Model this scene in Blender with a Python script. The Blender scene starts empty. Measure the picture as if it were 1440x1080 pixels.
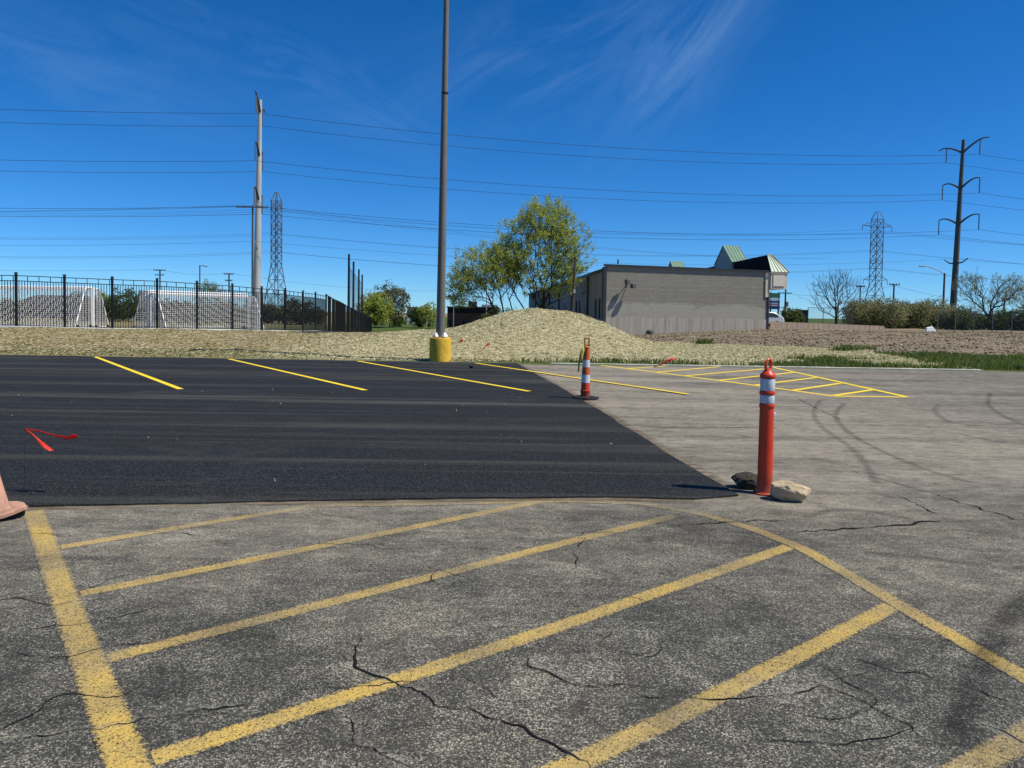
import bpy, math, random
import numpy as np
from mathutils import Matrix, Vector, Euler

R = math.radians
rng = np.random.default_rng(7)
random.seed(7)
S = bpy.context.scene
COL = S.collection

# ------------------------------------------------------------------ camera, sky, sun
EYE, FPX, PITCH, ROLL = 1.55, 1050.0, R(2.2), 0.0155
PCX, PCY = 720.0, 480.0                       # principal point of the photograph (a little vertical lens shift)
cam_d = bpy.data.cameras.new('camera')
cam_d.sensor_width = 36.0
cam_d.lens = 36.0 * FPX / 1440.0
cam_d.shift_y = -60.0 / 1440.0
cam_d.clip_start, cam_d.clip_end = 0.05, 6000.0
cam = bpy.data.objects.new('camera', cam_d)
COL.objects.link(cam)
CM = Matrix.Translation((0, 0, EYE)) @ Matrix.Rotation(math.pi / 2 - PITCH, 4, 'X') @ Matrix.Rotation(ROLL, 4, 'Z')
cam.matrix_world = CM
S.camera = cam

SUN_EL, SUN_AZ = R(56), R(104)                # azimuth clockwise from +Y
tosun = Vector((math.sin(SUN_AZ) * math.cos(SUN_EL), math.cos(SUN_AZ) * math.cos(SUN_EL), math.sin(SUN_EL)))
sun_d = bpy.data.lights.new('sun', 'SUN')
sun_d.energy = 4.9
sun_d.angle = R(0.53)
sun_d.color = (1.0, 0.955, 0.83)
sun = bpy.data.objects.new('sun', sun_d)
COL.objects.link(sun)
sun.rotation_euler = tosun.to_track_quat('Z', 'Y').to_euler()
sun.location = (30, -10, 60)

W = bpy.data.worlds.new('World')
S.world = W
W.use_nodes = True
nt = W.node_tree
nt.nodes.clear()
def wn(t, **k):
    n = nt.nodes.new(t)
    for a, b in k.items(): setattr(n, a, b)
    return n
sky = wn('ShaderNodeTexSky', sky_type='NISHITA', sun_disc=False)
sky.sun_elevation, sky.sun_rotation = SUN_EL, SUN_AZ
sky.altitude, sky.air_density, sky.dust_density, sky.ozone_density = 3000, 1.0, 0.0, 1.0
hsv = wn('ShaderNodeHueSaturation')
hsv.inputs['Saturation'].default_value = 1.13
hsv.inputs['Value'].default_value = 1.0
tint = wn('ShaderNodeMix', data_type='RGBA', blend_type='MULTIPLY')      # the photograph's deep clear-air blue
tint.inputs['Factor'].default_value = 1.0; tint.inputs['B'].default_value = (0.48, 0.78, 1.15, 1)
nt.links.new(sky.outputs[0], tint.inputs['A']); nt.links.new(tint.outputs['Result'], hsv.inputs['Color'])
# thin cirrus: three drifting wisps, each a soft patch of sky filled with fibres stretched along its own drift, over a faint general veil
tc = wn('ShaderNodeTexCoord')
sep = wn('ShaderNodeSeparateXYZ'); nt.links.new(tc.outputs['Generated'], sep.inputs[0])
def wmath(op, a, b=None, clamp=False):
    n = wn('ShaderNodeMath', operation=op, use_clamp=clamp)
    for i, v in enumerate((a, b)):
        if v is None: continue
        if isinstance(v, (int, float)): n.inputs[i].default_value = v
        else: nt.links.new(v, n.inputs[i])
    return n.outputs[0]
def wdot(vec, axis):
    n = wn('ShaderNodeVectorMath', operation='DOT_PRODUCT'); nt.links.new(vec, n.inputs[0]); n.inputs[1].default_value = axis
    return n.outputs['Value']
def cloud_fibres_at(angle, stretch, scale, lo, hi, seed):
    c_, s_ = math.cos(angle), math.sin(angle)
    cb = wn('ShaderNodeCombineXYZ')
    nt.links.new(wmath('MULTIPLY', wdot(tc.outputs['Generated'], (c_, 0, s_)), 1.0), cb.inputs[0])
    nt.links.new(wmath('MULTIPLY', wdot(tc.outputs['Generated'], (-s_, 0, c_)), stretch), cb.inputs[1])
    cb.inputs[2].default_value = seed
    n = wn('ShaderNodeTexNoise'); n.inputs['Scale'].default_value = scale; n.inputs['Detail'].default_value = 10
    n.inputs['Roughness'].default_value = 0.66; n.inputs['Distortion'].default_value = 1.1
    nt.links.new(cb.outputs[0], n.inputs['Vector'])
    r = wn('ShaderNodeMapRange'); r.inputs['From Min'].default_value = lo; r.inputs['From Max'].default_value = hi; nt.links.new(n.outputs['Fac'], r.inputs['Value'])
    return r.outputs[0]
def wisp(centre, angle, a, b, stretch, scale, lo, hi, seed, gain):
    c = Vector(centre).normalized(); d = wn('ShaderNodeVectorMath', operation='SUBTRACT'); nt.links.new(tc.outputs['Generated'], d.inputs[0]); d.inputs[1].default_value = tuple(c)
    c_, s_ = math.cos(angle), math.sin(angle)
    u = wmath('DIVIDE', wdot(d.outputs[0], (c_, 0, s_)), a); v = wmath('DIVIDE', wdot(d.outputs[0], (-s_, 0, c_)), b)
    q = wmath('ADD', wmath('MULTIPLY', u, u), wmath('MULTIPLY', v, v))
    front = wmath('GREATER_THAN', sep.outputs[1], 0.0)
    m = wmath('MULTIPLY', wmath('POWER', 2.718, wmath('MULTIPLY', q, -1.0)), front)
    return wmath('MULTIPLY', wmath('MULTIPLY', m, cloud_fibres_at(angle, stretch, scale, lo, hi, seed)), gain)
cl = wisp((0.23, 1, 0.365), R(52), 0.11, 0.050, 3.2, 5.0, 0.36, 0.74, 1.0, 0.60)
for args in (((0.06, 1, 0.375), R(22), 0.20, 0.050, 4.0, 4.0, 0.44, 0.82, 2.0, 0.40), ((0.04, 1, 0.30), R(14), 0.14, 0.04, 3.5, 5.0, 0.45, 0.82, 6.0, 0.32),
             ((-0.30, 1, 0.32), R(-20), 0.24, 0.035, 4.0, 4.5, 0.44, 0.82, 3.0, 0.36), ((-0.62, 1, 0.33), R(-16), 0.16, 0.06, 3.0, 4.0, 0.44, 0.80, 4.0, 0.32)):
    cl = wmath('ADD', cl, wisp(*args))
veil = wmath('MULTIPLY', cloud_fibres_at(R(-12), 3.0, 1.6, 0.5, 0.9, 5.0), 0.04)
cl = wmath('MULTIPLY', wmath('MINIMUM', wmath('ADD', cl, veil), 0.6), 0.50)
mx = wn('ShaderNodeMix', data_type='RGBA')
nt.links.new(cl, mx.inputs['Factor']); nt.links.new(hsv.outputs[0], mx.inputs['A'])
mx.inputs['B'].default_value = (3.4, 5.4, 8.0, 1)
bg = wn('ShaderNodeBackground'); bg.inputs['Strength'].default_value = 0.099
nt.links.new(mx.outputs['Result'], bg.inputs['Color'])
wo = wn('ShaderNodeOutputWorld'); nt.links.new(bg.outputs[0], wo.inputs['Surface'])

S.view_settings.view_transform = 'Standard'
S.view_settings.look = 'None'
S.view_settings.exposure = 0.16
S.view_settings.gamma = 1.0
S.render.engine = 'CYCLES'
S.cycles.max_bounces = 6
S.cycles.transparent_max_bounces = 24

# ------------------------------------------------------------------ measuring helpers (photograph pixel -> place)
CR = np.array(CM.to_3x3())
def ray(px, py):
    d = CR @ np.array([(px - PCX) / FPX, (PCY - py) / FPX, -1.0])
    return d / d[1]
def P(px, py, z=0.0):                         # point on a level plane
    d = ray(px, py)
    t = (z - EYE) / d[2]
    return (d[0] * t, d[1] * t, z)
def A(px, py, Y):                             # point at a known distance
    d = ray(px, py)
    return (d[0] * Y, Y, EYE + d[2] * Y)
def AX(px, Y, z):                             # X for a pixel column at distance Y and height z
    x = (px - PCX) / FPX * Y
    for _ in range(6):
        py = PCY - ((z - EYE) / Y + math.tan(PITCH)) * FPX + (px - PCX) * ROLL
        x = A(px, py, Y)[0]
    return x

# ------------------------------------------------------------------ mesh helpers
def sm(a, b, x):
    t = np.clip((x - a) / (b - a), 0, 1)
    return t * t * (3 - 2 * t)
class MB:
    def __init__(s): s.v, s.f, s.uv = [], [], []
    def add(s, vs, fs):
        o = len(s.v)
        s.v.extend([tuple(map(float, p)) for p in vs]); s.f.extend([tuple(i + o for i in f) for f in fs])
        return s
    def box(s, c, size, rz=0.0, taper=1.0):
        x, y, z = (k / 2 for k in size); ca, sa = math.cos(rz), math.sin(rz); vs = []
        for dz in (-1, 1):
            t = taper if dz > 0 else 1
            for dx, dy in ((-1, -1), (1, -1), (1, 1), (-1, 1)):
                a, b = dx * x * t, dy * y * t
                vs.append((c[0] + a * ca - b * sa, c[1] + a * sa + b * ca, c[2] + dz * z))
        return s.add(vs, [(3, 2, 1, 0), (4, 5, 6, 7), (0, 1, 5, 4), (1, 2, 6, 5), (2, 3, 7, 6), (3, 0, 4, 7)])
    def bar(s, p, q, w, h=None):              # square bar between two points
        return s.tube([p, q], [w / 2 * 1.414, (h or w) / 2 * 1.414], 4)
    def tube(s, pts, rad, n=8, cap=True):
        pts = [Vector(p) for p in pts]; m = len(pts)
        if isinstance(rad, (int, float)): rad = [rad] * m
        vs, fs = [], []
        t0 = (pts[1] - pts[0]).normalized()
        up = Vector((0, 0, 1)) if abs(t0.z) < 0.95 else Vector((0, 1, 0))
        side = t0.cross(up).normalized()
        for i in range(m):
            t = (pts[min(i + 1, m - 1)] - pts[max(i - 1, 0)]).normalized()
            side = (side - t * side.dot(t)).normalized(); b = t.cross(side)
            for k in range(n):
                a = 2 * math.pi * (k + 0.5) / n
                vs.append(pts[i] + (side * math.cos(a) + b * math.sin(a)) * rad[i])
        for i in range(m - 1):
            for k in range(n):
                k2 = (k + 1) % n
                fs.append((i * n + k, i * n + k2, (i + 1) * n + k2, (i + 1) * n + k))
        if cap:
            fs.append(tuple(range(n))[::-1]); fs.append(tuple((m - 1) * n + k for k in range(n)))
        return s.add(vs, [f[::-1] for f in fs])
    def lathe(s, prof, n=20, c=(0, 0, 0), cap=True, squash=1.0):
        vs, fs = [], []
        for r, z in prof:
            for k in range(n):
                a = 2 * math.pi * k / n
                vs.append((c[0] + r * math.cos(a), c[1] + r * math.sin(a) * squash, c[2] + z))
        for i in range(len(prof) - 1):
            for k in range(n):
                k2 = (k + 1) % n
                fs.append((i * n + k, i * n + k2, (i + 1) * n + k2, (i + 1) * n + k))
        if cap:
            fs.append(tuple(range(n))[::-1]); fs.append(tuple((len(prof) - 1) * n + k for k in range(n)))
        return s.add(vs, fs)
    def poly(s, pts): return s.add(pts, [tuple(range(len(pts)))])
    def prism(s, bottom, top):                # two matching loops
        n = len(bottom); vs = list(bottom) + list(top)
        fs = [tuple(range(n))[::-1], tuple(range(n, 2 * n))]
        fs += [(k, (k + 1) % n, n + (k + 1) % n, n + k) for k in range(n)]
        return s.add(vs, fs)
    def build(s, name, mat, parent=None, smooth=False, bevel=0.0):
        me = bpy.data.meshes.new(name); me.from_pydata(s.v, [], s.f); me.materials.append(mat)
        if smooth:
            me.polygons.foreach_set('use_smooth', [True] * len(me.polygons))
            me.set_sharp_from_angle(angle=R(38))
        me.update()
        return link(name, me, parent, bevel)
def link(name, me, parent=None, bevel=0.0):
    o = bpy.data.objects.new(name, me); COL.objects.link(o)
    if parent is not None: o.parent = parent
    if bevel:
        m = o.modifiers.new('bevel', 'BEVEL'); m.width = bevel; m.segments = 2; m.limit_method = 'ANGLE'
    return o
def npmesh(name, verts, faces, mat, parent=None, col=None, uv=None, smooth=False):
    verts = np.asarray(verts, np.float32); faces = np.asarray(faces, np.int32); k = faces.shape[1]
    me = bpy.data.meshes.new(name)
    me.vertices.add(len(verts)); me.vertices.foreach_set('co', verts.ravel())
    me.loops.add(faces.size); me.loops.foreach_set('vertex_index', faces.ravel())
    me.polygons.add(len(faces)); me.polygons.foreach_set('loop_start', np.arange(len(faces), dtype=np.int32) * k)
    if smooth: me.polygons.foreach_set('use_smooth', np.ones(len(faces), bool))
    me.update(calc_edges=True)
    if col is not None:
        a = me.color_attributes.new('zone', 'FLOAT_COLOR', 'POINT'); a.data.foreach_set('color', np.asarray(col, np.float32).ravel())
    if uv is not None:
        l = me.uv_layers.new(name='UVMap'); l.data.foreach_set('uv', np.asarray(uv, np.float32)[faces.ravel()].ravel())
    me.materials.append(mat)
    return link(name, me, parent)
def tag(o, label=None, cat=None, group=None, kind=None):
    if label: o['label'] = label
    if cat: o['category'] = cat
    if group: o['group'] = group
    if kind: o['kind'] = kind
    return o
def thing(name, label, cat, loc=(0, 0, 0), rz=0.0, group=None):
    o = bpy.data.objects.new(name, None); COL.objects.link(o)
    o.empty_display_size = 0.2; o.location = loc; o.rotation_euler = (0, 0, rz)
    return tag(o, label, cat, group)
def dup(root, loc, rz=None, label=None, scale=None):
    r = root.copy(); COL.objects.link(r); r.location = loc
    if rz is not None: r.rotation_euler = (0, 0, rz)
    if scale: r.scale = scale
    if label: r['label'] = label
    for ch in list(root.children):
        c = ch.copy(); COL.objects.link(c); c.parent = r
        for g in list(ch.children):
            d = g.copy(); COL.objects.link(d); d.parent = c
    return r

# ------------------------------------------------------------------ materials
def lin(r, g, b):
    f = lambda c: (c / 255 / 12.92) if c / 255 <= 0.04045 else ((c / 255 + 0.055) / 1.055) ** 2.4
    return (f(r), f(g), f(b), 1)
class NT:
    def __init__(s, name, rough=0.8, spec=0.3):
        s.m = bpy.data.materials.new(name); s.m.use_nodes = True; s.t = s.m.node_tree
        s.b = s.t.nodes['Principled BSDF']; s.out = s.t.nodes['Material Output']
        s.b.inputs['Roughness'].default_value = rough; s.b.inputs['Specular IOR Level'].default_value = spec
        s.geo = None
    def n(s, t, **k):
        x = s.t.nodes.new(t)
        for a, b in k.items(): setattr(x, a, b)
        return x
    def l(s, a, b): s.t.links.new(a, b)
    def pos(s, scale=(1, 1, 1), rot=0.0, obj=False):
        if obj: g = s.n('ShaderNodeTexCoord').outputs['Object']
        else: g = s.n('ShaderNodeNewGeometry').outputs['Position']
        m = s.n('ShaderNodeMapping'); m.inputs['Scale'].default_value = scale; m.inputs['Rotation'].default_value = (0, 0, rot)
        s.l(g, m.inputs[0]); return m.outputs[0]
    def noise(s, scale, vec=None, detail=4, rough=0.55, dist=0.0):
        x = s.n('ShaderNodeTexNoise'); x.inputs['Scale'].default_value = scale; x.inputs['Detail'].default_value = detail
        x.inputs['Roughness'].default_value = rough; x.inputs['Distortion'].default_value = dist
        s.l(vec if vec is not None else s.pos(), x.inputs['Vector']); return x.outputs['Fac']
    def vor(s, scale, vec=None, out='Color', feature='F1'):
        x = s.n('ShaderNodeTexVoronoi', feature=feature); x.inputs['Scale'].default_value = scale
        s.l(vec if vec is not None else s.pos(), x.inputs['Vector']); return x.outputs[out]
    def rng(s, v, a, b, c=0.0, d=1.0):
        x = s.n('ShaderNodeMapRange'); s.l(v, x.inputs['Value'])
        for k, q in zip(('From Min', 'From Max', 'To Min', 'To Max'), (a, b, c, d)): x.inputs[k].default_value = q
        return x.outputs[0]
    def math(s, op, a, b=None, clamp=False):
        x = s.n('ShaderNodeMath', operation=op, use_clamp=clamp)
        for i, v in enumerate((a, b)):
            if v is None: continue
            if isinstance(v, (int, float)): x.inputs[i].default_value = v
            else: s.l(v, x.inputs[i])
        return x.outputs[0]
    def mix(s, f, a, b, blend='MIX'):
        x = s.n('ShaderNodeMix', data_type='RGBA', blend_type=blend)
        for k, v in (('Factor', f), ('A', a), ('B', b)):
            i = [q for q in x.inputs if q.name == k and (q.type == 'RGBA' if k != 'Factor' else q.type == 'VALUE')][0]
            if isinstance(v, (int, float)): i.default_value = v
            elif isinstance(v, tuple): i.default_value = v
            else: s.l(v, i)
        return [q for q in x.outputs if q.type == 'RGBA'][0]
    def ramp(s, v, stops):
        x = s.n('ShaderNodeValToRGB'); s.l(v, x.inputs[0]); e = x.color_ramp.elements
        while len(e) < len(stops): e.new(0.5)
        for el, (p, c) in zip(e, stops): el.position = p; el.color = c
        return x.outputs[0]
    def sepx(s, v, i):
        x = s.n('ShaderNodeSeparateColor'); s.l(v, x.inputs[0]); return x.outputs[i]
    def color(s, c):
        if isinstance(c, tuple): s.b.inputs['Base Color'].default_value = c
        else: s.l(c, s.b.inputs['Base Color'])
        return s
    def bump(s, h, strength=0.5, dist=0.01):
        x = s.n('ShaderNodeBump'); x.inputs['Strength'].default_value = strength; x.inputs['Distance'].default_value = dist
        s.l(h, x.inputs['Height']); s.l(x.outputs[0], s.b.inputs['Normal']); return s
    def alpha(s, f):
        tr = s.n('ShaderNodeBsdfTransparent'); mx = s.n('ShaderNodeMixShader')
        if isinstance(f, (int, float)): mx.inputs[0].default_value = f
        else: s.l(f, mx.inputs[0])
        s.l(tr.outputs[0], mx.inputs[1]); s.l(s.b.outputs[0], mx.inputs[2]); s.l(mx.outputs[0], s.out.inputs['Surface']); return s
def plain(name, c, rough=0.6, spec=0.4, var=0.12, scale=6.0, metal=0.0, bump=0.0):
    t = NT(name, rough, spec); t.b.inputs['Metallic'].default_value = metal
    n = t.noise(scale, t.pos(obj=True), 5, 0.6)
    d = tuple(k * (1 - var) for k in c[:3]) + (1,); u = tuple(min(1, k * (1 + var)) for k in c[:3]) + (1,)
    t.color(t.mix(t.rng(n, 0.3, 0.7), d, u))
    if bump: t.bump(n, bump, 0.01)
    return t.m

def old_asphalt_color(t):
    p = t.pos()
    warp = t.n('ShaderNodeVectorMath', operation='MULTIPLY_ADD')         # irregular stones: jitter the cell lookup
    nz = t.n('ShaderNodeTexNoise'); nz.inputs['Scale'].default_value = 140; nz.inputs['Detail'].default_value = 1; t.l(p, nz.inputs['Vector'])
    t.l(nz.outputs['Color'], warp.inputs[0]); warp.inputs[1].default_value = (.010, .010, 0); t.l(p, warp.inputs[2])
    q = warp.outputs[0]
    cell = t.sepx(t.vor(165, q), 0)                                   # one random value per stone
    cell2 = t.sepx(t.vor(330, q), 1)
    big = t.noise(0.55, p, 5, 0.6, 0.4)
    streak = t.noise(0.8, t.pos((0.16, 1.3, 1), R(4)), 6, 0.65, 0.5)
    mid = t.noise(2.6, p, 6, 0.7, .6)
    fine = t.noise(40, p, 3, 0.6)
    sv = t.math('ADD', cell, t.math('MULTIPLY', t.math('SUBTRACT', mid, 0.52), 1.1))
    sv = t.math('ADD', sv, t.math('MULTIPLY', t.math('SUBTRACT', cell2, 0.5), 0.55))
    stone = t.ramp(sv, [(0.0, (0.032, 0.0318, 0.0292, 1)), (0.45, (0.058, 0.0565, 0.0505, 1)), (0.72, (0.097, 0.0925, 0.081, 1)),
                        (0.88, (0.185, 0.176, 0.148, 1)), (1.0, (0.35, 0.335, 0.275, 1))])
    tone = t.math('ADD', t.rng(big, 0.3, 0.7, 0.66, 1.25), t.rng(streak, 0.3, 0.72, -0.22, 0.34))
    patch = t.noise(7.5, t.pos((0.55, 1.2, 1), R(-6)), 6, 0.75, .8)
    tone = t.math('MULTIPLY', tone, t.rng(patch, 0.30, 0.72, 0.60, 1.45))
    c = t.mix(1.0, stone, t.mix(t.rng(big, 0.35, 0.7), (1.0, 1.0, .97, 1), (1.08, 1.0, 0.90, 1)), 'MULTIPLY')
    v = t.n('ShaderNodeVectorMath', operation='SCALE'); t.l(c, v.inputs[0]); t.l(tone, v.inputs['Scale'])
    c = v.outputs[0]
    # dusty wash over the older paving further into the lot
    sx = t.n('ShaderNodeSeparateXYZ'); t.l(p, sx.inputs[0])
    dn = t.math('ADD', sx.outputs[1], t.math('MULTIPLY', t.math('SUBTRACT', big, 0.5), 5.0))
    dust = t.math('MULTIPLY', t.rng(dn, 3.4, 8.0, 0.0, 0.95), t.rng(t.math('ADD', streak, t.math('MULTIPLY', fine, 0.35)), 0.50, 0.80, 0.30, 1.0))
    rightdark = t.rng(sx.outputs[0], 3.5, 11.0, 1.0, 0.45)
    dust = t.math('MULTIPLY', t.math('MULTIPLY', dust, rightdark), t.rng(patch, 0.34, 0.66, 0.30, 1.15))
    c = t.mix(dust, c, (0.335, 0.287, 0.222, 1))
    h = t.math('ADD', t.vor(165, q, 'Distance'), t.math('MULTIPLY', fine, 0.5))
    return c, h, mid, cell
t = NT('old_asphalt', 0.88, 0.25); c, h, _, _ = old_asphalt_color(t); t.color(c).bump(h, 0.6, 0.004); M_OLD = t.m

t = NT('new_asphalt', 0.8, 0.14)
p = t.pos()
cell = t.sepx(t.vor(120, p), 0)
lanes = t.noise(1.0, t.pos((0.035, 1.25, 1), R(1.2)), 5, 0.62, 0.25)
sc = t.noise(0.5, p, 5, 0.6, 0.6)
thin = t.noise(1.0, t.pos((0.05, 6.5, 1), R(1.0)), 4, 0.7, 0.2)
base = t.ramp(cell, [(0, (0.008, 0.0081, 0.0081, 1)), (0.8, (0.017, 0.0172, 0.017, 1)), (1.0, (0.075, 0.074, 0.070, 1))])
dust = t.math('MULTIPLY', t.math('ADD', t.rng(lanes, 0.5, 0.72), t.rng(thin, 0.56, 0.72, 0, .55)), t.rng(sc, 0.25, 0.7, 0.30, 1.0))
scuff = t.noise(0.8, t.pos((.25, .8, 1), R(-28)), 6, .75, .8)
dust = t.math('ADD', dust, t.rng(scuff, .54, .76, 0, .55))
t.color(t.mix(t.math('MULTIPLY', dust, 0.75, True), base, (0.095, 0.092, 0.083, 1)))
t.l(t.rng(lanes, 0.35, 0.7, 0.7, 0.95), t.b.inputs['Roughness'])
t.bump(t.vor(120, p, 'Distance'), 0.45, 0.005); M_NEW = t.m

def paint_old(name):
    t = NT(name, 0.85, 0.25); c, h, mid, cell = old_asphalt_color(t)
    uv = t.n('ShaderNodeUVMap'); uv.uv_map = 'UVMap'
    s = t.n('ShaderNodeSeparateXYZ'); t.l(uv.outputs[0], s.inputs[0])
    edge = t.math('MULTIPLY', t.math('SUBTRACT', 0.5, t.math('ABSOLUTE', t.math('SUBTRACT', s.outputs[1], 0.5))), 2.0)
    p = t.pos()
    fine = t.noise(55, p, 4, 0.7); wear = t.noise(1.3, p, 5, 0.65)
    fade = s.outputs[2] if False else t.rng(wear, 0.30, 0.70, 0.34, 1.02)
    k = t.math('ADD', t.math('MULTIPLY', edge, 1.9), t.math('MULTIPLY', t.math('SUBTRACT', fine, 0.5), 2.6))
    k = t.math('MULTIPLY', t.rng(k, 0.15, 0.6), fade)
    hole = t.rng(t.math('ADD', cell, t.math('MULTIPLY', fine, 0.9)), 0.36, 0.85)
    att = t.n('ShaderNodeAttribute', attribute_name='zone')
    f = t.math('MULTIPLY', t.math('MULTIPLY', k, hole), att.outputs['Fac'], True)
    yel = t.mix(t.rng(wear, 0.35, 0.65), (0.46, 0.335, 0.135, 1), (0.60, 0.40, 0.085, 1))
    t.color(t.mix(f, c, yel)).bump(h, 0.5, 0.006)
    return t.m
M_PAINT_OLD = paint_old('worn_yellow_paint')
t = NT('fresh_yellow_paint', 0.6, 0.3)
n = t.noise(30, None, 4, 0.7)
t.color(t.mix(t.rng(n, 0.35, 0.7), (0.82, 0.56, 0.012, 1), (0.92, 0.68, 0.03, 1))); M_PAINT_NEW = t.m
t = NT('crack', 0.95, 0.1); t.color((0.012, 0.011, 0.010, 1)); M_CRACK = t.m
t = NT('tyre_rubber_mark', 0.8, 0.2); t.color((0.022, 0.021, 0.021, 1))
uv = t.n('ShaderNodeUVMap'); uv.uv_map = 'UVMap'; s_ = t.n('ShaderNodeSeparateXYZ'); t.l(uv.outputs[0], s_.inputs[0])
e_ = t.math('MULTIPLY', t.math('SUBTRACT', 0.5, t.math('ABSOLUTE', t.math('SUBTRACT', s_.outputs[1], 0.5))), 3.0, True)
t.alpha(t.math('MULTIPLY', t.math('MULTIPLY', e_, t.rng(t.noise(6, None, 5, 0.7), 0.28, 0.62, .25, 1)), 0.27, True)); M_TYRE = t.m

# ground: straw blanket, dry lawn, green grass, bare soil chosen by zone weights
t = NT('ground_cover', 0.95, 0.12)
p = t.pos()
att = t.n('ShaderNodeAttribute', attribute_name='zone'); zc_ = t.n('ShaderNodeSeparateColor'); t.l(att.outputs['Color'], zc_.inputs[0])
nf = t.noise(16, p, 6, 0.75); nm = t.noise(1.6, p, 5, 0.65); nb = t.noise(0.35, p, 4, 0.6)
fib = t.noise(22, t.pos((1.0, 2.0, 1), R(35)), 6, 0.8, 1.0)
straw = t.mix(t.rng(fib, 0.32, 0.68), (0.29, 0.25, 0.14, 1), (0.52, 0.46, 0.28, 1))
straw = t.mix(t.rng(nm, 0.5, 0.75, 0, 0.5), straw, (0.25, 0.26, 0.11, 1))
bare = t.noise(1.1, p, 7, .75, .6); straw = t.mix(t.rng(bare, .58, .74, 0, .45), straw, (.17, .135, .085, 1))
lawn = t.mix(t.rng(nf, 0.3, 0.7), (0.17, 0.13, 0.07, 1), (0.38, 0.315, 0.185, 1))
lawn = t.mix(t.rng(nm, 0.48, 0.72, 0, 0.45), lawn, (0.14, 0.135, 0.04, 1))
dirt = t.mix(t.rng(nf, 0.28, 0.72), (0.085, 0.067, 0.044, 1), (0.29, 0.238, 0.165, 1))
dirt = t.mix(t.rng(nm, 0.5, 0.72, 0, 0.5), dirt, (0.34, 0.275, 0.19, 1))
green = t.mix(t.rng(nf, 0.3, 0.7), (0.022, 0.040, 0.008, 1), (0.105, 0.145, 0.03, 1))
c = t.mix(zc_.outputs[2], straw, lawn); c = t.mix(zc_.outputs[0], c, dirt); c = t.mix(zc_.outputs[1], c, green)
t.color(c).bump(t.math('ADD', nf, t.math('MULTIPLY', fib, 0.6)), 0.55, 0.025); M_GROUND = t.m

def leafmat(name, a, b, rough=0.6):
    t = NT(name, rough, 0.25)
    n = t.noise(0.9, None, 3, 0.6); v = t.sepx(t.vor(2.3), 0)
    t.color(t.mix(t.math('MULTIPLY', t.math('ADD', t.rng(n, 0.3, 0.7), v), 0.5), a, b))
    tl = t.n('ShaderNodeBsdfTranslucent'); tl.inputs[0].default_value = tuple(min(1, k * 1.6) for k in b[:3]) + (1,)
    m = t.n('ShaderNodeMixShader'); m.inputs[0].default_value = 0.35
    t.l(t.b.outputs[0], m.inputs[1]); t.l(tl.outputs[0], m.inputs[2]); t.l(m.outputs[0], t.out.inputs['Surface'])
    return t.m
M_LEAF_SPRING = leafmat('spring_leaves', (0.135, 0.17, 0.03, 1), (0.36, 0.40, 0.08, 1))
M_LEAF_BUD = leafmat('yellow_green_buds', (0.145, 0.175, 0.032, 1), (0.36, 0.40, 0.08, 1))
M_LEAF_GREEN = leafmat('dark_green_leaves', (0.028, 0.045, 0.010, 1), (0.085, 0.115, 0.022, 1))
M_LEAF_BROWN = leafmat('brownish_twig_leaves', (0.055, 0.045, 0.016, 1), (0.13, 0.12, 0.04, 1))
M_LEAF_BLOSSOM = leafmat('pale_blossom_leaves', (0.072, 0.083, 0.03, 1), (0.25, 0.25, 0.125, 1))
M_LEAF_PALE = leafmat('pale_grey_green_leaves', (0.12, 0.14, 0.06, 1), (0.26, 0.29, 0.15, 1))
M_GRASS = leafmat('grass_blades', (0.035, 0.058, 0.012, 1), (0.13, 0.17, 0.04, 1))
M_BARK = plain('bark', (0.045, 0.036, 0.028, 1), 0.95, 0.1, 0.4, 9, bump=0.6)
t = NT('straw_fibre', 0.8, 0.2)
att = t.n('ShaderNodeAttribute', attribute_name='zone'); t.color(att.outputs['Color']); M_STRAW = t.m
t = NT('soil_clods', 0.95, 0.1)
att = t.n('ShaderNodeAttribute', attribute_name='zone'); t.color(att.outputs['Color']); M_CLOD = t.m
M_BLACK = plain('black_powder_coat', (0.010, 0.011, 0.013, 1), 0.45, 0.4, 0.1)
M_WHITE = plain('white_tube', (0.84, 0.84, 0.83, 1), 0.45, 0.4, 0.05)
M_NET = plain('white_net_cord', (0.78, 0.77, 0.75, 1), 0.8, 0.2, 0.1)
M_RUBBER = plain('black_rubber', (0.018, 0.017, 0.016, 1), 0.75, 0.3, 0.3, 20)
M_CONC = plain('pale_concrete', (0.48, 0.46, 0.42, 1), 0.9, 0.2, 0.2, 3, bump=0.3)
M_GALV = plain('weathered_steel_grey', (0.34, 0.35, 0.35, 1), 0.55, 0.5, 0.12, 1.5)
M_DSTEEL = plain('dark_weathered_steel', (0.085, 0.085, 0.085, 1), 0.7, 0.3, 0.2, 1.5)
M_LATT = plain('lattice_steel', (0.13, 0.135, 0.14, 1), 0.6, 0.4, 0.15, 1.5)
M_POLE = plain('bronze_grey_pole', (0.155, 0.138, 0.115, 1), 0.6, 0.35, 0.12, 2.0)
M_WOOD = plain('weathered_wood_pole', (0.085, 0.065, 0.05, 1), 0.9, 0.15, 0.3, 4)
M_WIRE = plain('wire', (0.03, 0.032, 0.036, 1), 0.6, 0.3, 0.05)
M_INS = plain('insulator_grey', (0.11, 0.125, 0.15, 1), 0.5, 0.4, 0.1)

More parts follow.
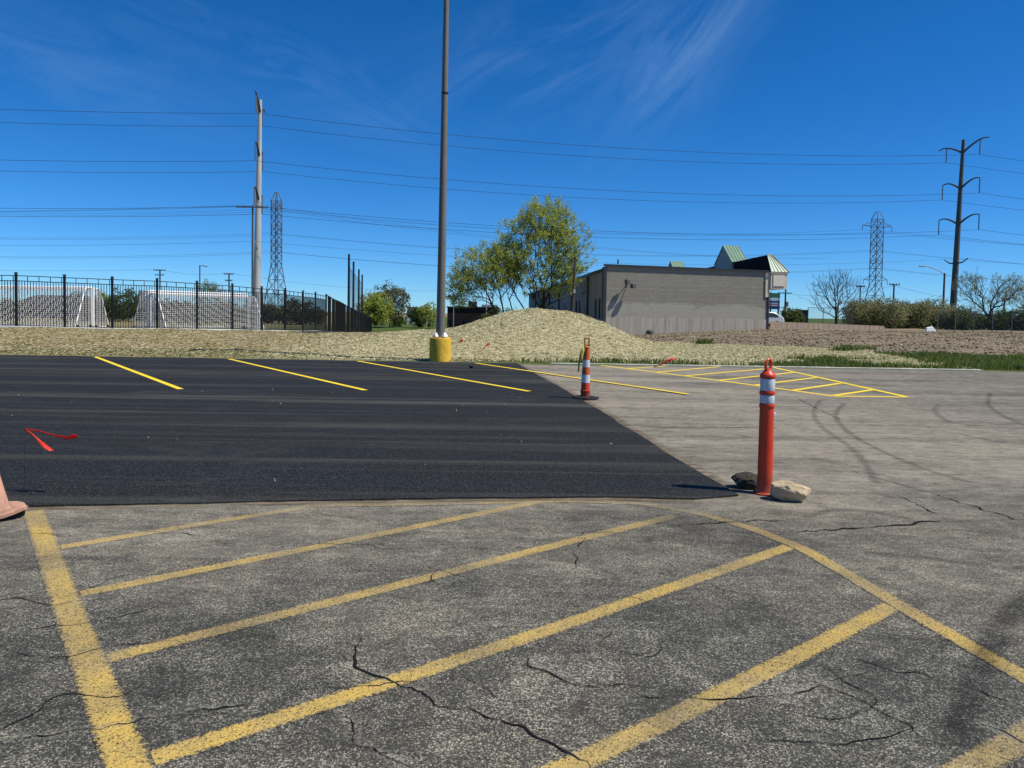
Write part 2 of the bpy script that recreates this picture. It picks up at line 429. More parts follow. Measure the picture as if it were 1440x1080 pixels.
# ------------------------------------------------------------------ terrain
LOT_Y = 22.85
def vnoise(x, y, s, seed):
    xs, ys = np.asarray(x, float) / s, np.asarray(y, float) / s
    xi, yi = np.floor(xs), np.floor(ys); fx, fy = xs - xi, ys - yi
    fx, fy = fx * fx * (3 - 2 * fx), fy * fy * (3 - 2 * fy)
    def hsh(a, b):
        q = np.sin(a * 127.1 + b * 311.7 + seed * 74.7) * 43758.5453
        return q - np.floor(q)
    a, b, c_, d = hsh(xi, yi), hsh(xi + 1, yi), hsh(xi, yi + 1), hsh(xi + 1, yi + 1)
    return (a * (1 - fx) + b * fx) * (1 - fy) + (c_ * (1 - fx) + d * fx) * fy - 0.5
def dirt_start(x):
    return np.where(x < 14.6, np.interp(x, [4, 8.5, 12.0, 13.6, 14.8], [56, 49, 42.5, 38, 30]), 28.6)
def mound(x, y):
    mx_ = np.interp(x, [-9.5, -6.5, -3.7, -2.4, -1.2, 0.0, 1.1, 2.4, 3.7, 4.9, 6.2, 8.0],
                    [0.0, 0.10, 0.32, 0.56, 0.92, 1.22, 1.38, 1.29, 0.98, 0.46, 0.10, 0.0])
    d = y - 32.0
    f = np.where(d < 0, np.exp(-(np.abs(d) / 5.3) ** 2.6), np.exp(-(np.abs(d) / 6.5) ** 2.2))
    return mx_ * f
def tz(x, y):
    x = np.asarray(x, float); y = np.asarray(y, float)
    left = np.where(y < 33, 0.053 * (y - LOT_Y), 0.54 - 0.028 * (y - 33))
    left = np.maximum(left, -2.1)
    left = np.where(y > 125, np.minimum(-2.03, left), left)
    lx = np.interp(x, [-60, -14, -2, 6], [1, 1, 0.62, 0.5])
    left = np.where(left > 0, left * lx, left)
    tgt = -0.42 + 0.62 * sm(9, 26, x)
    right = 0.02 * sm(LOT_Y, LOT_Y + 1, y) + tgt * sm(26, 66, y) + 0.12 * sm(24, 29, y) * sm(6, 16, x)
    right = right - 1.1 * sm(85, 170, y)
    w = sm(3, 10, x)
    z = left * (1 - w) + right * w + mound(x, y)
    off = sm(LOT_Y + 0.1, LOT_Y + 2.0, y)
    dz = sm(0, 4, y - dirt_start(x)) * sm(60, 45, -x)
    lump = 1 + 0.9 * np.clip(mound(x, y), 0, 1)
    z = z + off * lump * (vnoise(x, y, 2.3, 1) * 0.10 + vnoise(x, y, 0.8, 2) * 0.04 + vnoise(x, y, 0.45, 6) * 0.025)
    z = z + off * sm(7, 12, x) * sm(0, 3, y - dirt_start(x)) * sm(90, 60, y) * (vnoise(x, y, 1.1, 3) * 0.14 + vnoise(x, y, 0.5, 4) * 0.09 + vnoise(x, y, 5, 5) * 0.14)
    # blanket seams running up the mound
    mm = mound(x, y)
    z = z + 0.035 * (mm > 0.25) * np.exp(-((np.mod(x + 0.35 * y, 2.2) - 1.1) / 0.10) ** 2)
    inlot = y < LOT_Y
    return np.where(inlot, -0.15, np.maximum(z, np.where(y < LOT_Y + 2, 0.012, -9)))
def zones(x, y):
    nz = vnoise(x, y, 1.7, 11) * 2.2 + vnoise(x, y, 0.6, 12) * 0.9
    dirt = sm(-1.2, 1.2, y - dirt_start(x) + nz) * sm(5, 7.5, x) * sm(100, 80, y)
    gr = sm(0.9, 0.2, (y - LOT_Y) + nz * 0.5) * np.interp(x, [-40, -8, -2, 1, 40], [0.42, 0.42, 0.6, 1.0, 1.0])
    gr = np.maximum(gr, sm(14.0, 15.6, x + nz * 0.5) * sm(0.7, -0.5, y - dirt_start(x) + nz * 0.6))
    gr = np.maximum(gr, 0.40 * sm(4.2, 1.0, (y - LOT_Y) + nz) * sm(-3, -7, x))
    patch = sm(0.02, 0.16, vnoise(x, y, 1.5, 21) + 0.4 * vnoise(x, y, 0.5, 22)) * sm(7.0, 9.5, x) * sm(27.5, 25.0, y)
    gr = np.maximum(gr, patch)
    far = sm(88, 120, y + nz * 3)
    gr = np.maximum(gr, 0.75 * far * sm(-60, -30, x) + 0.35 * far)
    gr = np.clip(gr, 0, 1)
    lawn = sm(-4.0, -9.0, x + nz) * 0.9
    lawn = np.maximum(lawn, 0.8 * sm(60, 80, y))
    return np.clip(dirt, 0, 1), gr, np.clip(lawn, 0, 1)
def Z(x, y): return float(tz(np.array([x]), np.array([y]))[0])

def axis(parts):
    a = []
    for lo, hi, st in parts: a.append(np.arange(lo, hi, st))
    return np.unique(np.round(np.concatenate(a), 3))
gx = axis([(-900, -200, 50), (-200, -60, 10), (-60, -34, 1.5), (-34, 45, 0.28), (45, 80, 1.2), (80, 200, 10), (200, 901, 50)])
gy = axis([(-60, 20, 20), (20, LOT_Y - 0.01, 5), (LOT_Y, 40, 0.2), (40, 75, 0.4), (75, 130, 2.5), (130, 300, 15), (300, 1501, 100)])
GX, GY = np.meshgrid(gx, gy)
gz = tz(GX, GY); D_, G_, L_ = zones(GX, GY)
nx, ny = len(gx), len(gy)
ii = (np.arange(ny - 1)[:, None] * nx + np.arange(nx - 1)[None, :]).ravel()
ground = npmesh('ground', np.stack([GX.ravel(), GY.ravel(), gz.ravel()], 1), np.stack([ii, ii + 1, ii + nx + 1, ii + nx], 1), M_GROUND,
                col=np.stack([D_.ravel(), G_.ravel(), L_.ravel(), np.ones(D_.size)], 1), smooth=True)
tag(ground, 'open ground of straw, dry lawn and bare soil beyond the car park', kind='structure')

# ------------------------------------------------------------------ paving
edge = [(x, LOT_Y + 0.06 * math.sin(x * 1.7) + 0.05 * math.sin(x * 4.1 + 1)) for x in np.arange(-70, 70.1, 0.5)]
mb = MB()
n_e = len(edge)
mb.add([(-70, -25, 0)] + [(70, -25, 0)] + [(x, y, 0) for x, y in edge[::-1]] + [(-70, -25, -0.12)] + [(70, -25, -0.12)] + [(x, y, -0.12) for x, y in edge[::-1]],
       [tuple(range(n_e + 2))] + [(k, k + n_e + 2, (k + 1) % (n_e + 2) + n_e + 2, (k + 1) % (n_e + 2)) for k in range(n_e + 2)])
car_park = tag(mb.build('car_park', M_OLD), 'worn grey asphalt car park with exposed aggregate', kind='structure')

def resample(pts, step):
    pts = np.array(pts, float); d = np.r_[0, np.cumsum(np.linalg.norm(np.diff(pts, axis=0), axis=1))]
    n = max(2, int(d[-1] / step) + 1); q = np.linspace(0, d[-1], n)
    return np.stack([np.interp(q, d, pts[:, k]) for k in range(pts.shape[1])], 1), q
# fresh overlay: seam, then the edge that runs away from the camera
seam_px = [(-420, 718), (-120, 716), (40, 713), (200, 710), (400, 706), (600, 703), (800, 701), (900, 701), (975, 703)]
side_px = [(1040, 698), (1000, 676), (950, 646), (900, 614), (850, 582), (800, 552), (765, 533), (728, 512)]
front, _ = resample([P(*q)[:2] for q in seam_px], 0.12); side, _ = resample([P(*q)[:2] for q in side_px], 0.15)
jit = lambda n, a: np.convolve(rng.normal(0, a, n + 6), np.ones(4) / 4, 'same')[3:3 + n]
front[:, 1] += jit(len(front), 0.02); side[:, 0] += jit(len(side), 0.02)
side = side[side[:, 1] < LOT_Y - 0.1]
back = [(side[-1][0], LOT_Y - 0.02)] + [(x, y - 0.03) for x, y in edge[::-1] if -45 < x < side[-1][0] - 0.2]
loop = [tuple(q) for q in front] + [tuple(q) for q in side] + back + [(-45, front[0][1])]
mb = MB()
mb.prism([(x, y, 0.002) for x, y in loop], [(x, y, 0.016) for x, y in loop])
overlay = tag(mb.build('new_asphalt', M_NEW), 'fresh black asphalt overlay with faint paving lanes', kind='structure')

def ribbon(name, pts, width, mat, z, parent=None, fade=None, wj=0.0, endtaper=False, step=0.12):
    c, q = resample([p_[:2] for p_ in pts], step)
    tg = np.gradient(c, axis=0); tg /= np.linalg.norm(tg, axis=1)[:, None] + 1e-9
    nr = np.stack([-tg[:, 1], tg[:, 0]], 1); n = len(c)
    w = np.full(n, width) if np.isscalar(width) else np.interp(q, np.linspace(0, q[-1], len(width)), width)
    w = w * (1 + jit(n, wj)) if wj else w
    if endtaper: w = w * np.clip(np.minimum(q, q[-1] - q) / 0.15, 0.25, 1)
    a, b = c + nr * w[:, None] / 2, c - nr * w[:, None] / 2
    zz = np.full(n, z)
    V = np.empty((n * 2, 3)); V[0::2] = np.c_[a, zz]; V[1::2] = np.c_[b, zz]
    U = np.empty((n * 2, 2)); U[0::2] = np.c_[q, np.ones(n)]; U[1::2] = np.c_[q, np.zeros(n)]
    i = np.arange(n - 1) * 2
    F = np.stack([i + 1, i + 3, i + 2, i], 1)
    f = np.ones(n) if fade is None else np.interp(q, np.linspace(0, q[-1], len(fade)), fade)
    Cc = np.repeat(np.stack([f, f, f, np.ones(n)], 1), 2, axis=0)
    return npmesh(name, V, F, mat, parent, col=Cc, uv=U)
def line_px(name, pxs, width, mat, z, **k): return ribbon(name, [P(*q) for q in pxs], width, mat, z, **k)

# sandy dust swept against the seam of the overlay
t = NT('seam_dust', .95, .1); nn_ = t.noise(3.0, t.pos((.5, 2, 1)), 6, .7)
t.color(t.mix(t.rng(nn_, .4, .7), (.10, .075, .05, 1), (.36, .30, .22, 1)))
uv = t.n('ShaderNodeUVMap'); uv.uv_map = 'UVMap'; s_ = t.n('ShaderNodeSeparateXYZ'); t.l(uv.outputs[0], s_.inputs[0])
e_ = t.math('MULTIPLY', t.math('SUBTRACT', 0.5, t.math('ABSOLUTE', t.math('SUBTRACT', s_.outputs[1], 0.5))), 2.2, True)
t.alpha(t.math('MULTIPLY', e_, t.rng(t.noise(2.2, t.pos((.6, 3, 1)), 6, .75), .38, .60), True)); M_DUST = t.m
ribbon('dust_band', [(a, b - .05) for a, b in front], .17, M_DUST, 0.0048, car_park)
ribbon('dust_band', [(a + .06, b) for a, b in side], .20, M_DUST, 0.0048, car_park)

ck = np.random.default_rng(5); nC = 70
cxs = ck.uniform(-9, 1.2, nC); cys = ck.uniform(6.6, 21, nC); cs_ = ck.uniform(.004, .014, nC)
V = np.array([(1, 0, 0), (-.8, .2, 0), (.1, .9, .1), (0, -1, 0), (.1, .1, .6)])[None] * cs_[:, None, None] * ck.uniform(.6, 1.4, (nC, 5, 3)) + np.stack([cxs, cys, np.full(nC, .017)], 1)[:, None]
Fq = (np.arange(nC)[:, None, None] * 5 + np.array([(0, 2, 4), (2, 1, 4), (1, 3, 4), (3, 0, 4)])[None]).reshape(-1, 3)
tag(npmesh('stone_chips', V.reshape(-1, 3), Fq, plain('stone_chip', (.42, .40, .36, 1), .9, .2, .2)), 'tiny pale stone chips strewn over the black asphalt', 'gravel', kind='stuff')

# worn hatching in the foreground
hatch = thing('worn_hatched_marking', 'worn yellow hatched no-parking marking painted on the grey asphalt', 'road marking', P(180, 1040))
def wl(pxs, w, z, fade=(1, 1)):
    o = line_px('paint_stripe', pxs, w, M_PAINT_OLD, z, fade=fade)
    o.parent = hatch; o.matrix_parent_inverse = Matrix.Translation(Vector(hatch.location)).inverted()
wl([(47, 718), (66, 770), (100, 865), (140, 970), (188, 1095), (230, 1210)], 0.150, 0.0018, (0.85, 0.9, 1.0, 1.15, 1.2))
wl([(70, 772), (300, 734), (440, 712)], 0.115, 0.0012, (1, 0.8, 0.35))
wl([(96, 838.5), (440, 770), (760, 705)], 0.118, 0.0012, (1, 0.85, 0.42))
wl([(132, 930.5), (500, 838), (800, 762), (950, 725)], 0.118, 0.0012, (0.9, 0.95, 0.85, 0.5))
wl([(186, 1076), (430, 998), (760, 890), (1112, 768)], 0.120, 0.0012, (1.35, 1.1, 1, 0.9))
wl([(720, 1112), (815, 1072), (960, 1002), (1120, 922), (1255, 852)], 0.120, 0.0012, (1.25, 1.0, 0.95, 0.95))
wl([(1280, 1130), (1385, 1068), (1500, 998)], 0.128, 0.0012, (1.2, 1.2))
wl([(430, 711), (620, 708), (800, 704), (900, 708), (985, 722), (1060, 744), (1130, 772), (1200, 812), (1290, 866), (1440, 952), (1560, 1020)], 0.122, 0.0024,
   (0.2, 0.4, 0.45, 0.4, 0.4, 0.6, 0.8, .9, .9))

# fresh stall lines
def fresh(label, pxs, z, name='stall_line'):
    return tag(line_px(name, pxs, 0.115, M_PAINT_NEW, z), label, 'road marking')
zn = 0.020
fresh('fresh yellow stall line on black asphalt, farthest from the yellow pole base', [(134, 502.5), (254, 548.5)], zn)
fresh('second fresh yellow stall line on black asphalt counting away from the yellow pole base', [(322, 505.5), (514, 550)], zn)
fresh('fresh yellow stall line whose far end lies closest to the yellow pole base', [(503, 508.5), (744, 551.5)], zn)
d0, d1 = P(669, 511.5), P(968, 555.5)
fresh('fresh yellow stall line crossing from black asphalt onto the grey asphalt', [(669, 511.5), (968, 555.5)], zn)
isl = thing('fresh_hatched_marking', 'fresh yellow hatched triangular island painted at the grass edge', 'road marking', P(1172, 556))
def fl(pxs, z=0.002):
    o = line_px('paint_stripe', pxs, 0.125, M_PAINT_NEW, z)
    o.parent = isl; o.matrix_parent_inverse = Matrix.Translation(Vector(isl.location)).inverted()
fl([(836, 512.5), (1000, 533.5), (1172, 557)], 0.002)
fl([(1172, 557.3), (1276, 558.5)], 0.004)
fl([(1086, 516.5), (1274, 558.2)], 0.006)
for a_, b_ in (((880, 518.6), (938, 514.5)), ((922, 523.6), (1016, 515.4)), ((964, 528.6), (1074, 519)), ((1012, 534.8), (1116, 523.8)),
               ((1063, 541.5), (1148, 531)), ((1116, 549), (1182, 539)), ((1173, 556.3), (1227, 548.3))):
    fl([a_, b_], 0.004)

# cracks (children of the paving)
def z5(l): return [(480 + a * .3704, 680 + b * .3704) for a, b in l]
def z6(l): return [(960 + a * .3704, 680 + b * .3704) for a, b in l]
def z4(l): return [(a * .3704, 680 + b * .3704) for a, b in l]
cracks = [
    (z5([(65, 590), (45, 700), (120, 730), (215, 770), (300, 790), (390, 850), (440, 865), (560, 875), (640, 905), (700, 930), (770, 975), (830, 1010), (900, 1040), (960, 1100)]), .011),
    (z5([(700, 640), (745, 700), (850, 740), (880, 760), (960, 770), (1040, 795), (1180, 805), (1296, 820)]), .008),
    (z6([(-40, 815), (60, 835), (200, 815), (360, 800), (450, 800), (520, 770), (600, 735), (730, 715)]), .009),
    (z6([(470, 710), (520, 770), (600, 790), (700, 830), (780, 890), (860, 930), (940, 985), (1000, 1005)]), .007),
    (z6([(620, 665), (700, 680), (790, 705), (880, 715), (960, 750), (1090, 785), (1180, 810), (1296, 850)]), .009),
    (z6([(0, 160), (130, 150), (280, 140), (450, 150)]), .010), (z6([(400, 185), (520, 180), (650, 172), (790, 160), (920, 145), (1030, 145)]), .018),
    (z6([(780, 30), (860, 65), (940, 105), (1000, 125)]), .012),
    (z4([(30, 972), (200, 955), (300, 935), (370, 935), (480, 915), (600, 890), (680, 870), (850, 850), (1000, 840)]), .008),
    (z5([(920, 205), (890, 260), (885, 320)]), .009), (z5([(345, 372), (340, 355), (360, 333)]), .014),
    (z6([(0, 860), (40, 890), (110, 915)]), .009), (z6([(1060, 890), (1160, 930), (1230, 955), (1296, 1000), (1350, 1020)]), .009),
    (z6([(480, 960), (560, 1000), (640, 1060)]), .008), (z5([(0, 860), (60, 980), (180, 1040), (260, 1070)]), .006),
    ([(1190, 660), (1260, 680), (1330, 700), (1440, 735)], .010), ([(860, 598), (960, 602), (1100, 601)], .016), ([(1120, 560), (1180, 590), (1300, 600), (1420, 625)], .012)]
for pts, w in cracks:
    g, q = resample([P(*a)[:2] for a in pts], 0.03)
    g += np.stack([jit(len(g), .018), jit(len(g), .018)], 1) + rng.normal(0, .007, g.shape)
    ribbon('crack', g, w * .85, M_CRACK, 0.0042, car_park, wj=0.9, endtaper=True, step=0.03)
t = NT('crumbled_dust', .95, .1); t.color((.36, .34, .28, 1))
uv = t.n('ShaderNodeUVMap'); uv.uv_map = 'UVMap'; s_ = t.n('ShaderNodeSeparateXYZ'); t.l(uv.outputs[0], s_.inputs[0])
e_ = t.math('MULTIPLY', t.math('SUBTRACT', 0.5, t.math('ABSOLUTE', t.math('SUBTRACT', s_.outputs[1], 0.5))), 2.0, True)
t.alpha(t.math('MULTIPLY', t.math('MULTIPLY', e_, t.rng(t.noise(60, None, 3, .7), .45, .62)), t.rng(t.noise(2.0, None, 3, .6), .45, .62), True)); M_CRUMB = t.m
for pts, w in cracks[:5] + cracks[8:9] + cracks[11:15]:
    ribbon('crumbled_edge', [P(*a)[:2] for a in pts], .075, M_CRUMB, 0.0037, car_park)
hr = np.random.default_rng(21)
for _ in range(24):
    y0 = hr.uniform(2.4, 6.0); x0 = hr.uniform(-.7, .72) * y0; a = hr.uniform(-.6, .6) + (math.pi if hr.uniform() < .5 else 0); a0 = a; p_ = [(x0, y0)]
    for _k in range(hr.integers(10, 36)):
        a = a0 + (a - a0) * .8 + hr.normal(0, .38); p_.append((p_[-1][0] + .03 * math.cos(a), p_[-1][1] + .03 * math.sin(a)))
    if max(q_[1] for q_ in p_) < 6.1: ribbon('crack', p_, .0042, M_CRACK, 0.0042, car_park, wj=.9, endtaper=True, step=.03)
def z8(l): return [(720 + a * .5, 430 + b * .5) for a, b in l]
for pts, w in ((z8([(870, 265), (845, 290), (850, 325), (900, 365), (960, 400), (1000, 450), (1025, 500)]), .12),
               (z8([(935, 275), (905, 300), (915, 330), (960, 370), (1060, 420), (1180, 470), (1300, 500)]), .12),
               (z8([(1345, 245), (1335, 280), (1380, 310), (1460, 345)]), .12),
               (z8([(1200, 275), (1185, 300), (1230, 330), (1330, 340)]), .14),
               (z6([(1330, 400), (1200, 530), (1130, 680), (1080, 830), (1050, 930)]), .13),
               (z6([(1340, 420), (1215, 535), (1140, 680), (1092, 830), (1062, 930), (1050, 1000)]), .20),
               (z6([(690, 265), (900, 280), (1130, 310), (1290, 330)]), .13),
               (z6([(470, 130), (560, 100), (680, 100), (860, 130), (880, 150)]), .12)):
    sp = np.array([P(*a)[:2] for a in pts])
    tt = np.linspace(0, 1, len(sp)); q = np.linspace(0, 1, 60)
    cs = np.stack([np.interp(q, tt, sp[:, k]) for k in (0, 1)], 1)
    for _ in range(40): cs[1:-1] = (cs[:-2] + cs[1:-1] * 2 + cs[2:]) / 4
    ribbon('tyre_mark', cs, w, M_TYRE, 0.0052, car_park)

# ------------------------------------------------------------------ kerb strip, grass, straw, clods
mb = MB()
kx = np.arange(1.2, 14.6, 0.4)
lo = [(x, LOT_Y - 0.10 + 0.03 * math.sin(x * 3), 0.024) for x in kx]; hi = [(x, LOT_Y + 0.14 + 0.05 * math.sin(x * 2.2), 0.03) for x in kx[::-1]]
mb.prism([(a, b, -0.05) for a, b, _ in lo + hi], lo + hi)
tag(mb.build('kerb', M_CONC), 'pale concrete edging between car park and grass', kind='structure')

def scatter(n, x0, x1, y0, y1, wfun):
    x = rng.uniform(x0, x1, n); y = y0 + (y1 - y0) * rng.uniform(0, 1, n) ** 1.0
    k = rng.uniform(0, 1, n) < wfun(x, y)
    return x[k], y[k]
def blades(name, x, y, hmin, hmax, w, mat, lean=0.5, hmul=1.0):
    n = len(x); z = tz(x, y); a = rng.uniform(0, 2 * np.pi, n); h = rng.uniform(hmin, hmax, n) * hmul; b = rng.uniform(0, 2 * np.pi, n)
    ln = rng.uniform(0.1, lean, n) * h
    dx, dy = np.cos(a) * w / 2, np.sin(a) * w / 2; lx, ly = np.cos(b) * ln, np.sin(b) * ln
    V = np.empty((n, 5, 3))
    V[:, 0] = np.c_[x - dx, y - dy, z - 0.02]; V[:, 1] = np.c_[x + dx, y + dy, z - 0.02]
    V[:, 2] = np.c_[x + dx * .8 + lx * .4, y + dy * .8 + ly * .4, z + h * .6]; V[:, 3] = np.c_[x - dx * .8 + lx * .4, y - dy * .8 + ly * .4, z + h * .6]
    V[:, 4] = np.c_[x + lx, y + ly, z + h]
    o = np.arange(n) * 5
    F = np.concatenate([np.stack([o, o + 1, o + 2, o + 3], 1)[:, [0, 1, 2]], np.stack([o, o + 2, o + 3], 1), np.stack([o + 3, o + 2, o + 4], 1)])
    return npmesh(name, V.reshape(-1, 3), F, mat)
def wgrass(x, y):
    d, g, l = zones(x, y); return g * (g > 0.3)
x1_, y1_ = scatter(150000, -34, 40, LOT_Y + 0.05, 30, wgrass)
sel = rng.uniform(0, 1, len(x1_)) < np.where(x1_ < -1, 0.30, 1.0)
x1_, y1_ = x1_[sel], y1_[sel]
hs = np.where(x1_ > 0, 1.0, 0.42)
gb = blades('grass', x1_, y1_, 0.05, 0.20, 0.03, M_GRASS, 0.5, hs)
tag(gb, 'green grass growing along the car park edge', 'grass', kind='stuff')
# uneven tall tufts right of the hatched island
tx, ty = scatter(4000, 8, 40, LOT_Y + 0.3, 29, lambda x, y: (zones(x, y)[1] > 0.6) * (vnoise(x, y, 2.2, 31) > 0.12))
tx = np.repeat(tx, 12) + rng.normal(0, .09, len(tx) * 12); ty = np.repeat(ty, 12) + rng.normal(0, .09, len(ty) * 12)
tag(blades('grass_tufts', tx, ty, 0.10, 0.27, 0.035, M_GRASS, 0.7), 'taller green grass tufts beside the hatched island', 'grass', kind='stuff')
def fibres(name, n, x0, x1, y0, y1, wf, cols, label, L=(0.05, 0.13), wd=0.012):
    x, y = scatter(n, x0, x1, y0, y1, wf); m = len(x); z = tz(x, y) + rng.uniform(.002, .022, m)
    a = rng.uniform(0, 2 * np.pi, m); l = rng.uniform(*L, m) / 2; tl = rng.normal(0, .12, m)
    dx, dy, dz = np.cos(a) * l, np.sin(a) * l, l * tl; wx, wy = -np.sin(a) * wd / 2, np.cos(a) * wd / 2
    e = 0.05
    zl = tz(x - dx, y - dy) - z + .02; zr = tz(x + dx, y + dy) - z + .02
    V = np.stack([np.c_[x - dx - wx, y - dy - wy, z + zl - dz], np.c_[x + dx - wx, y + dy - wy, z + zr + dz], np.c_[x + dx + wx, y + dy + wy, z + zr + dz + .01], np.c_[x - dx + wx, y - dy + wy, z + zl - dz + .01]], 1)
    o = np.arange(m) * 4; F = np.stack([o, o + 1, o + 2, o + 3], 1)
    cc = np.array(cols)[rng.integers(0, len(cols), m)] * rng.uniform(.82, 1.15, m)[:, None]
    cc = np.c_[cc, np.ones(m)]
    ob = npmesh(name, V.reshape(-1, 3), F, M_STRAW, col=np.repeat(cc, 4, axis=0))
    tag(ob, label, 'straw', kind='stuff')
def wstraw(x, y):
    d, g, l = zones(x, y); return np.clip((1 - d) * (1 - g * 0.8) * (1 - l), 0, 1)
fibres('straw_mulch', 170000, -8, 17, LOT_Y + .2, 46, wstraw, [(.52, .47, .29), (.45, .41, .24), (.37, .37, .19), (.60, .55, .37), (.48, .43, .26), (.33, .28, .17)],
       'pale straw mulch spread over the mound and its apron')
fibres('dry_lawn_thatch', 90000, -34, -5, LOT_Y + .3, 40, lambda x, y: zones(x, y)[2] * (1 - zones(x, y)[1] * .5), [(.42, .35, .21), (.32, .26, .14), (.24, .20, .09), (.48, .41, .27), (.19, .19, .07)],
       'tan thatch of the dry lawn in front of the black fence', (.05, .13), .013)
# soil clods
n = 30000
x, y = scatter(n, 7, 48, 28.5, 72, lambda x, y: zones(x, y)[0])
z = tz(x, y); m = len(x); s_ = rng.uniform(.014, .05, m) * rng.choice([1, 1, 1, 1, 1, 2.0], m)
oc = np.array([(1, 0, 0), (-1, 0, 0), (0, 1, 0), (0, -1, 0), (0, 0, .8), (0, 0, -.5)])
V = oc[None] * s_[:, None, None] * rng.uniform(.6, 1.35, (m, 6, 3)); an = rng.uniform(0, 6.3, m); ca, sa = np.cos(an), np.sin(an)
V = np.stack([V[..., 0] * ca[:, None] - V[..., 1] * sa[:, None], V[..., 0] * sa[:, None] + V[..., 1] * ca[:, None], V[..., 2]], 2) + np.stack([x, y, z + s_ * .2], 1)[:, None]
tri = np.array([(0, 2, 4), (2, 1, 4), (1, 3, 4), (3, 0, 4), (2, 0, 5), (1, 2, 5), (3, 1, 5), (0, 3, 5)])
F = (np.arange(m)[:, None, None] * 6 + tri[None]).reshape(-1, 3)
cc = np.array([(.12, .09, .056), (.19, .145, .095), (.28, .225, .155), (.08, .06, .04), (.42, .37, .29)])[rng.choice(5, m, p=[.3, .3, .2, .14, .06])]
cc = np.repeat(np.c_[cc, np.ones(m)], 6, axis=0)
tag(npmesh('soil_clods', V.reshape(-1, 3), F, M_CLOD, col=cc), 'brown clods and stones scattered over the bare soil', 'soil', kind='stuff')
# a few weeds on the soil
for k, (px_, py_) in enumerate(((990, 481), (1187, 497), (1216, 496))):
    g = P(px_, py_, 0.05); wx_, wy_ = g[0] + rng.normal(0, .22, 260), g[1] + rng.normal(0, .22, 260)
    o = blades('weed_clump', wx_, wy_, .1, .42 if k == 0 else .3, .05, M_GRASS, 0.9)
    tag(o, ['small green weed clump on bare soil in front of the block wall', 'ragged weed clump at the straw edge', 'ragged weed clump where straw meets soil by the long grass'][k], 'weeds', kind='stuff')

# dark asphalt path stub by the windscreen fence
pth = [(498, 467.5), (520, 466.3), (548, 466.8), (556, 469), (540, 472), (505, 472.5)]
pp = [A(a, b, 44.0 if b < 468 else 36.5) for a, b in pth]
mb = MB()
px0, px1, py0, py1 = -9.6, -6.4, 34.5, 50
gxs = np.linspace(px0, px1, 9); gys = np.linspace(py0, py1, 22)
vs = [(x - 0.16 * (y - py0) + 0.5 * math.sin(y * .3), y, Z(x - 0.16 * (y - py0) + 0.5 * math.sin(y * .3), y) + 0.07) for y in gys for x in gxs]
mb.add(vs, [(j * 9 + i, j * 9 + i + 1, (j + 1) * 9 + i + 1, (j + 1) * 9 + i) for j in range(21) for i in range(8)])
tag(mb.build('path', M_NEW), 'short dark asphalt path beside the screened fence', kind='structure')

# ------------------------------------------------------------------ light pole on yellow pier
t = NT('yellow_pier_paint', 0.75, 0.3)
n = t.noise(7, t.pos((1, 1, .5), 0, True), 6, 0.7); n2_ = t.noise(2.2, t.pos(obj=True), 4, .6)
t.color(t.mix(t.rng(n2_, .35, .7), (0.62, 0.37, 0.03, 1), (0.78, 0.50, 0.06, 1))).bump(n, 0.9, 0.035); M_PIER = t.m
bx, by, _ = P(619, 508.5); by = max(by, LOT_Y + 0.28); bx = AX(619, by, 0.3)
lp = thing('parking_lot_light_pole', 'tall dark grey light pole standing on a round yellow concrete pier', 'light pole', (bx, by, 0))
mb = MB(); mb.lathe([(.330, -.1), (.335, .0), (.338, .2), (.332, .45), (.336, .68), (.325, .735), (.28, .745)], 36); mb.build('pier', M_PIER, lp, True)
LEAN = 0.006
shaft = [(LEAN * (z - .75), 0, z) for z in (.75, 3, 6, 9, 12.2)]
mb = MB(); mb.tube(shaft, [.140, .124, .108, .092, .076], 24); mb.build('shaft', M_POLE, lp, True)
mb = MB(); mb.lathe([(.21, .745), (.21, .775), (.19, .78)], 4); mb.build('base_plate', M_POLE, lp)
for k, (sx, sy) in enumerate(((-.13, -.15), (.13, -.15), (-.13, .15), (.13, .15))):
    mb = MB(); mb.lathe([(.09, .776), (.08, .81), (.025, .90)], 4, (sx, sy, 0)); mb.build('bolt_cover', M_WHITE, lp)
mb = MB(); mb.tube([(LEAN * 8.2, 0, 8.20), (LEAN * 8.2, 0, 8.25)], .108, 20); mb.build('collar', M_BLACK, lp)
for s_ in (-1, 1):
    arm = MB().bar((LEAN * 11.4, 0, 12.0), (LEAN * 11.4 + s_ * .5, 0, 12.0), .07).build('arm', M_POLE, lp)
    MB().box((LEAN * 11.4 + s_ * .65, 0, 12.02), (.45, .30, .12)).build('lamp_head', M_POLE, arm, bevel=.02)

# ------------------------------------------------------------------ delineators, rocks, cone
def plastic(name, a, b, rough=0.5):
    t = NT(name, rough, 0.4); n = t.noise(9, t.pos((1, 1, .35), 0, True), 5, .65); g = t.noise(45, t.pos(obj=True), 3, .6)
    c = t.mix(t.rng(n, .35, .7), a, b); c = t.mix(t.rng(g, .58, .75, 0, .45), c, (.14, .07, .045, 1))
    sc_ = t.noise(3.0, t.pos((6, 6, .8), 0, True), 6, .8); c = t.mix(t.rng(sc_, .60, .74, 0, .5), c, tuple(min(1, k * 1.3 + .08) for k in b[:3]) + (1,))
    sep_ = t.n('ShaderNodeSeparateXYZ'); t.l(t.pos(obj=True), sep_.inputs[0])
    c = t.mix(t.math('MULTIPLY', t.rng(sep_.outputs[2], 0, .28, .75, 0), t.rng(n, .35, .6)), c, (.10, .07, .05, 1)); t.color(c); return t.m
M_RED = plastic('red_orange_plastic', (0.56, 0.036, 0.010, 1), (0.68, 0.06, 0.016, 1), .42)
